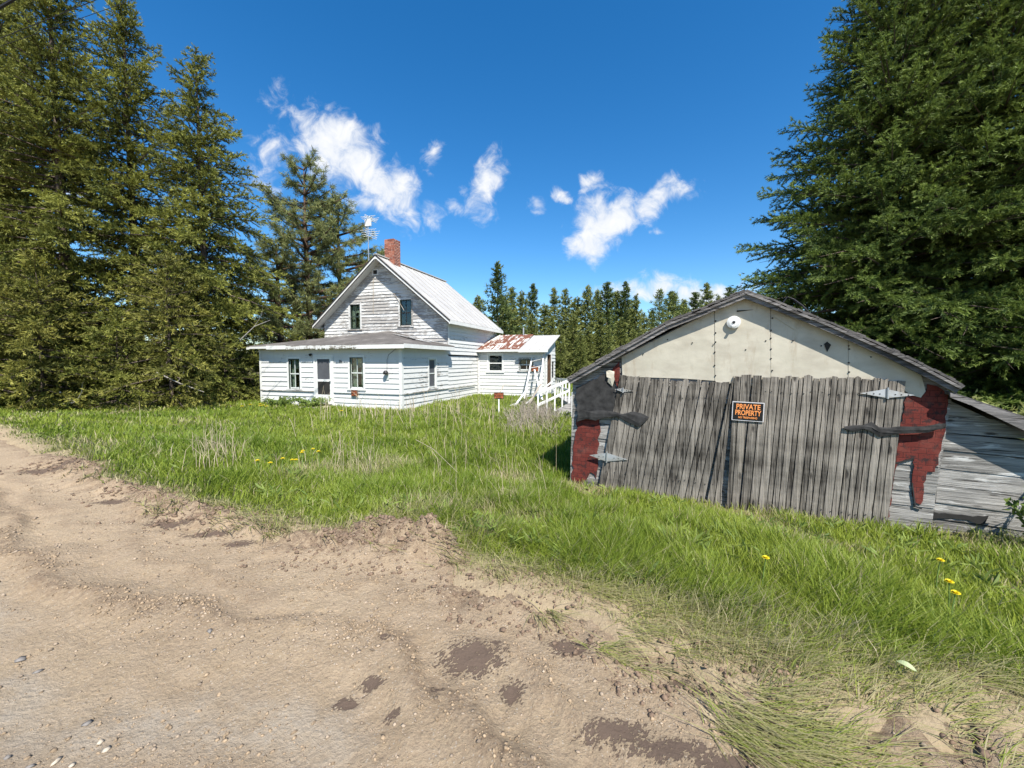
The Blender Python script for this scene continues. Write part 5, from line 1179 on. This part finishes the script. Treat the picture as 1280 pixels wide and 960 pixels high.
# dead weed stalks
def stalks(name, n, pos, h0, h1, mat, label, lrng, rad=.004, bend=.25, branchy=.4):
    V = []; Fq = []; b = 0
    for i in range(n):
        x_, y_ = pos(); z_ = gz1(x_, y_); h = lrng.uniform(h0, h1); a = lrng.uniform(0, 2 * PI); ln = abs(lrng.normal()) * bend * h; dist = math.hypot(x_, y_); r_ = max(rad, .0006 * dist)
        P = [np.array([x_, y_, z_ - .03]), np.array([x_ + math.cos(a) * ln * .3, y_ + math.sin(a) * ln * .3, z_ + h * .55]), np.array([x_ + math.cos(a) * ln, y_ + math.sin(a) * ln, z_ + max(.05, h - ln * .4)])]
        runs = [(P, r_)]
        for _ in range(int(lrng.integers(0, 4) * branchy * 2)):
            u = lrng.uniform(.4, .9); c = P[0] + (P[2] - P[0]) * u; e = c + lrng.normal(size=3) * np.array([.12, .12, .1]) * h + np.array([0, 0, .08 * h]); runs.append(([c, (c + e) / 2 + np.array([0, 0, .01]), e], r_ * .6))
        for (Q, rr_) in runs:
            for k, q in enumerate(Q):
                w = rr_ * (1 - .3 * k)
                V += [q + np.array([w, 0, 0]), q + np.array([-.5 * w, .87 * w, 0]), q + np.array([-.5 * w, -.87 * w, 0])]
            for k in range(2):
                for j in range(3): Fq.append((b + k * 3 + j, b + k * 3 + (j + 1) % 3, b + k * 3 + 3 + (j + 1) % 3, b + k * 3 + 3 + j))
            b += 9
    o = mesh_np(name, np.array(V), np.array(Fq), mat); tag(o, label, 'dead weeds', kind='stuff'); return o
def zone(boxes, lrng=LR):
    def f():
        (px0, px1, d0, d1) = boxes[int(lrng.integers(len(boxes)))]; px = lrng.uniform(px0, px1); d = lrng.uniform(d0, d1); p = at_depth(px, 500, d); return p.x, p.y
    return f
stalks('dead_weeds', 130, zone([(440, 620, 11, 15.2), (470, 700, 9.5, 14.5), (480, 600, 14, 15.8), (395, 520, 13, 15.5)]), .5, 1.35, M['straw'], 'tall dry tan weed stalks standing before the house wall', LR, .004, .5)
stalks('bramble_heap', 420, zone([(630, 700, 10.5, 14.5), (650, 690, 12, 16)]), .3, .9, M['straw2'], 'tangled grey brown dead brambles heaped at the ramp foot', LR, .004, .9, .9)
stalks('dead_grass_stems', 150, zone([(235, 290, 5.8, 7.2), (410, 470, 5.5, 8), (150, 640, 5, 12), (540, 700, 4.5, 9)]), .3, .8, M['straw'], 'scattered dry grass stems standing above the green grass', LR, .0025, .35)
for (a, b_, lb) in (((520, 570), (572, 606), 'long pale stalk lying in the grass in the middle of the lot'), ((362, 538), (370, 557), 'short pale dead stalk tilted in the grass left of the middle'), ((640, 527), (700, 556), 'long pale stalk lying in the weeds left of the shed'), ((536, 508), (600, 540), 'bent pale stalk among the weeds before the house corner')):
    A, B = tripoint(*a), tripoint(*b_); A.z += .35; B.z += .2; m = MB(); m.tube([(0, 0, 0), (B - A) * .5 + Vector((0, 0, .08)), B - A], [.006, .005, .003], 5); o = m.build('dead_stalk', M['straw'], None); o.location = A; tag(o, lb, 'stalk')

# ------------------------------------------------------------------ grass
def grass(name, n, rmin, rmax, label, lie=False):
    x, y, rr = view_samples(n, rmin, rmax, -68, 82)
    s = sdist(x, y); lit = litter_field(x, y)
    hx = x - H_O.x; hy = y - H_O.y; u = hx * H_D.x + hy * H_D.y; v = hx * H_S.x + hy * H_S.y
    inh = (u > UL - .05) & (u < .06) & (v > -.06) & (v < 11) | (u > 0) & (u < MU + .1) & (v > MF - .05) & (v < 10.4)
    sx = x - S_O.x; sy = y - S_O.y; su = sx * SHED_D.x + sy * SHED_D.y; sv = sx * SHED_N.x + sy * SHED_N.y
    ins = (su > -.05) & (su < 9) & (sv > -.035) & (sv < 5.3)
    dry = dry_field(x, y); clump = fbm(x * 1.6, y * 1.6, 101, 4); fine = fbm(x * 6, y * 6, 102, 3)
    mound = np.zeros_like(x)
    for (mx, my, rx_, ry_, h) in MOUND: mound = np.maximum(mound, np.exp(-((x - mx) / rx_) ** 2 - ((y - my) / ry_) ** 2) * min(1, h * 8))
    if lie:
        keep = (s > -.10 - .25 * sstep(0, 1, x)) & (s < 1.0) & (rng.random(n) < .15 + .85 * dry) & (fine > .33 + .20 * sstep(.35, .0, s))
    else:
        keep = (s > .02) & (rng.random(n) < np.clip(.35 + 1.1 * clump, 0, 1) * (1 - .72 * dry)) & (rng.random(n) > lit * .93)
    keep &= ~inh & ~ins & (rng.random(n) > mound * .93)
    x, y, rr, s, dry, clump, fine, lit = [a[keep] for a in (x, y, rr, s, dry, clump, fine, lit)]; n = len(x)
    h = (.10 + .28 * clump ** 1.5 + .08 * fine) * rng.uniform(.55, 1.25, n) * (1 - .3 * sstep(8, 16, rr))
    nearshed = sstep(1.6, .2, np.abs(s - 2.6)) * sstep(-.5, 2, x) * sstep(7, 5, y); h *= (.85 - .15 * nearshed) * np.where((sv[keep] < 0) & (su[keep] > -.2) & (su[keep] < 9), .68 + .32 * sstep(.0, 1.1, -sv[keep]), 1)
    h *= .35 + .65 * sstep(.0, .7, s); 
    if lie: h = rng.uniform(.09, .30, n)
    w = np.maximum(.0042, .00155 * rr) * rng.uniform(.7, 1.3, n)
    # tussock lean: shared direction from low noise, plus own jitter
    fl = fbm(x * 1.3, y * 1.3, 103, 3) * 4 * PI + rng.normal(size=n) * 1.5
    lean = (.15 + .55 * rng.random(n)) * h
    if lie:
        fl = math.radians(-32) + (fbm(x * 1.1, y * 1.1, 104, 3) - .5) * 2.4 + rng.normal(size=n) * .35 + PI * (rng.random(n) < .12); lean = h * rng.uniform(.8, 1.05, n)
        up = h * rng.uniform(.05, .4, n)
    else:
        bank = sstep(1.3, .2, s); fl = np.where(rng.random(n) < bank * .55, math.radians(-35) + rng.normal(size=n) * .5, fl); lean = lean * (1 + bank * .5); up = np.sqrt(np.maximum(h * h - (lean * .8) ** 2, (h * .3) ** 2))
    z = np.maximum(ground_z(x, y), np.where(s < .12, road_z(x, y), -9)) - .01
    dx, dy = np.cos(fl), np.sin(fl); fa = rng.uniform(0, PI, n) if not lie else fl + PI / 2
    wx, wy = np.cos(fa) * w / 2, np.sin(fa) * w / 2
    base = np.stack([x, y, z], 1); mid = base + np.stack([dx * lean * .32, dy * lean * .32, up * .62], 1); tip = base + np.stack([dx * lean, dy * lean, up], 1); W3 = np.stack([wx, wy, 0 * wx], 1)
    V = np.stack([base - W3, base + W3, mid - W3 * .85, mid + W3 * .85, tip - W3 * .12, tip + W3 * .12], 1)
    q = np.array([[0, 1, 3, 2], [2, 3, 5, 4]])[None] + (np.arange(n) * 6)[:, None, None]
    tint = np.clip(.58 + .8 * (fbm(x * .35, y * .35, 105, 3) - .5) + 1.3 * (clump - .5) * -.45 + rng.normal(size=n) * .2, 0, 1)
    dr = np.clip(np.where(rng.random(n) < .05 + .75 * dry + .10 * sstep(.55, .7, fine), rng.uniform(.5, 1, n), dry * .25 * rng.random(n)), 0, 1)
    if lie: dr = np.where(rng.random(n) < .72 - .45 * sstep(.2, .7, s), rng.uniform(.45, .95, n), rng.uniform(.0, .3, n))
    o = mesh_np(name, V.reshape(-1, 3), q.reshape(-1, 4), M['grass'], None, dict(tint=np.repeat(tint, 6), dry=np.repeat(dr, 6)))
    tag(o, label, 'grass', kind='stuff'); return o
grass("grass", 700000, 1.5, 34, 'green uneven grass covering the lot between road and house')
grass('flattened_grass', 140000, 1.35, 9, 'flattened dry straw and grass along the road edge', True)

# ------------------------------------------------------------------ overhead wires
for (a, da, b, db, rad, lb) in (((-60, 45), 9, (70, -32), 9, .030, 'thick black overhead cable crossing the top left corner'), ((-30, 60), 11, (150, -12), 11, .010, 'thin overhead wire below the thick cable at the top left'), ((-40, 72), 13, (190, -8), 13, .008, 'lowest thin overhead wire in front of the left spruces')):
    A, B = at_depth(*a, da), at_depth(*b, db); d = B - A; A2 = A - d * 2; B2 = B + d * 2; m = MB()
    m.tube([(A2 + (B2 - A2) * t - A2) - Vector((0, 0, .6 * math.sin(t * PI) - .6 * math.sin(.5 * PI))) * 0.3 for t in np.linspace(0, 1, 17)], rad, 6); o = m.build('overhead_wire', M['wire'], None); o.location = A2; tag(o, lb, 'wire')

# ------------------------------------------------------------------ sun and sky
SUN_EL = 52.0; SUNV = Vector((.34, -.94, 0)).normalized()
sd = bpy.data.lights.new('sun', 'SUN'); so = bpy.data.objects.new('sun', sd); COL.objects.link(so)
sd.energy = 4.9; sd.angle = math.radians(.53); sd.color = (1.0, .955, .88)
sv_ = Vector((SUNV.x * math.cos(math.radians(SUN_EL)), SUNV.y * math.cos(math.radians(SUN_EL)), math.sin(math.radians(SUN_EL))))
so.rotation_euler = sv_.to_track_quat('Z', 'Y').to_euler()
wd = bpy.data.worlds.new('World'); scene.world = wd; wd.use_nodes = True
class WN(NT):
    def __init__(s, tree): s.t = tree; s.t.nodes.clear(); s.out = s.n('ShaderNodeOutputWorld')
t = WN(wd.node_tree)
sky = t.n('ShaderNodeTexSky', sky_type='NISHITA'); sky.sun_disc = False; sky.sun_elevation = math.radians(SUN_EL); sky.sun_rotation = math.atan2(SUNV.x, SUNV.y)
sky.altitude = 300; sky.air_density = 1.0; sky.dust_density = .4; sky.ozone_density = 3.0
hs = t.n('ShaderNodeHueSaturation'); hs.inputs['Saturation'].default_value = 1.36; hs.inputs['Value'].default_value = 1.0; t.l(sky.outputs[0], hs.inputs['Color'])
gen = t.n('ShaderNodeTexCoord').outputs['Generated']; sp = t.n('ShaderNodeSeparateXYZ'); t.l(gen, sp.inputs[0])
yy = t.math('MAXIMUM', sp.outputs[1], .05); U_ = t.math('DIVIDE', sp.outputs[0], yy); V_ = t.math('DIVIDE', sp.outputs[2], yy)
cmb = t.n('ShaderNodeCombineXYZ'); t.l(U_, cmb.inputs[0]); t.l(V_, cmb.inputs[1]); uv = cmb.outputs[0]
wn = t.n('ShaderNodeTexNoise'); t.l(uv, wn.inputs['Vector']); wn.inputs['Scale'].default_value = 9; wn.inputs['Detail'].default_value = 6
ws = t.n('ShaderNodeVectorMath', operation='SUBTRACT'); t.l(wn.outputs['Color'], ws.inputs[0]); ws.inputs[1].default_value = (.5, .5, .5)
wm = t.n('ShaderNodeVectorMath', operation='SCALE'); t.l(ws.outputs[0], wm.inputs[0]); wm.inputs['Scale'].default_value = .10
wa = t.n('ShaderNodeVectorMath', operation='ADD'); t.l(uv, wa.inputs[0]); t.l(wm.outputs[0], wa.inputs[1]); sp2 = t.n('ShaderNodeSeparateXYZ'); t.l(wa.outputs[0], sp2.inputs[0]); Uw, Vw = sp2.outputs[0], sp2.outputs[1]
CL = [  # centre px, radii px, rotation deg, weight
    (425, 188, 70, 40, 38, 1.0), (480, 232, 62, 34, 40, 1.0), (395, 150, 42, 20, 35, .55), (358, 130, 32, 22, 20, .56), (345, 185, 40, 34, 0, .62), (540, 262, 30, 22, 60, .62), (508, 262, 26, 18, 20, .72), (470, 255, 46, 20, 10, .8),
    (606, 232, 24, 42, 20, .86), (592, 262, 22, 12, 0, .6), (540, 188, 14, 18, 30, .6), (540, 208, 18, 14, 0, .45), (575, 258, 24, 14, 0, .5),
    (760, 272, 44, 34, -35, 1.05), (735, 300, 26, 24, 0, 1.0), (815, 250, 54, 22, -12, .9), (845, 240, 26, 20, 10, .8), (740, 226, 17, 13, 25, .9), (702, 244, 19, 10, 0, .9), (670, 258, 13, 10, 0, .8), (820, 286, 16, 8, 0, .5),
    (850, 366, 120, 20, 0, .85), (770, 358, 70, 12, 0, .6), (880, 370, 55, 24, 0, .95), (30, 330, 60, 60, 0, .8), (85, 250, 25, 18, 0, .9), (70, 70, 35, 25, 0, .5), (330, 225, 34, 34, 0, .55)]
dens = None
for (px, py, rx_, ry_, rot, wgt) in CL:
    r_ = ray(px, py); cu_, cv_ = r_.x / r_.y, r_.z / r_.y; a = math.radians(-rot)
    du = t.math('SUBTRACT', Uw, cu_); dv = t.math('SUBTRACT', Vw, cv_)
    e1_ = t.math('ADD', t.math('MULTIPLY', du, math.cos(a) * F / rx_), t.math('MULTIPLY', dv, math.sin(a) * F / rx_))
    e2_ = t.math('ADD', t.math('MULTIPLY', du, -math.sin(a) * F / ry_), t.math('MULTIPLY', dv, math.cos(a) * F / ry_))
    q_ = t.math('ADD', t.math('MULTIPLY', e1_, e1_), t.math('MULTIPLY', e2_, e2_))
    b_ = t.math('MULTIPLY', t.math('EXPONENT', t.math('MULTIPLY', q_, -.75)), wgt)
    dens = b_ if dens is None else t.math('MAXIMUM', dens, b_)
n1 = t.n('ShaderNodeTexNoise'); mp = t.n('ShaderNodeMapping'); mp.inputs['Scale'].default_value = (1, 1.0, 1); mp.inputs['Rotation'].default_value = (0, 0, .6); t.l(uv, mp.inputs[0]); t.l(mp.outputs[0], n1.inputs['Vector']); n1.inputs['Scale'].default_value = 19; n1.inputs['Detail'].default_value = 12; n1.inputs['Roughness'].default_value = .62; n1.inputs['Distortion'].default_value = .5
dn = t.math('ADD', dens, t.math('MULTIPLY', t.math('SUBTRACT', n1.outputs[0], .5), 1.35))
al = t.rng(dn, .36, 1.0, 0, 1, True)
front = t.rng(sp.outputs[1], .05, .15)
al = t.math('MULTIPLY', t.math('MULTIPLY', al, front), t.rng(dens, .06, .22))
shade = t.mix(t.rng(n1.outputs[0], .3, .7), (.74, .80, .90), (1.0, 1.0, 1.0))
ss = t.n('ShaderNodeVectorMath', operation='SCALE'); t.l(hs.outputs[0], ss.inputs[0]); ss.inputs['Scale'].default_value = .102
cs_ = t.n('ShaderNodeVectorMath', operation='SCALE'); t.l(shade, cs_.inputs[0]); cs_.inputs['Scale'].default_value = .56
fin = t.mix(t.math('MULTIPLY', al, .96), ss.outputs[0], cs_.outputs[0])
bg = t.n('ShaderNodeBackground'); t.l(fin, bg.inputs[0]); bg.inputs[1].default_value = 1.0; t.l(bg.outputs[0], t.out.inputs[0])
vs_ = scene.view_settings; vs_.view_transform = 'Standard'; vs_.look = 'None'; vs_.exposure = 0.93; vs_.gamma = 1.0; vs_.use_curve_mapping = False
scene.cycles.max_bounces = 6; scene.cycles.transparent_max_bounces = 12
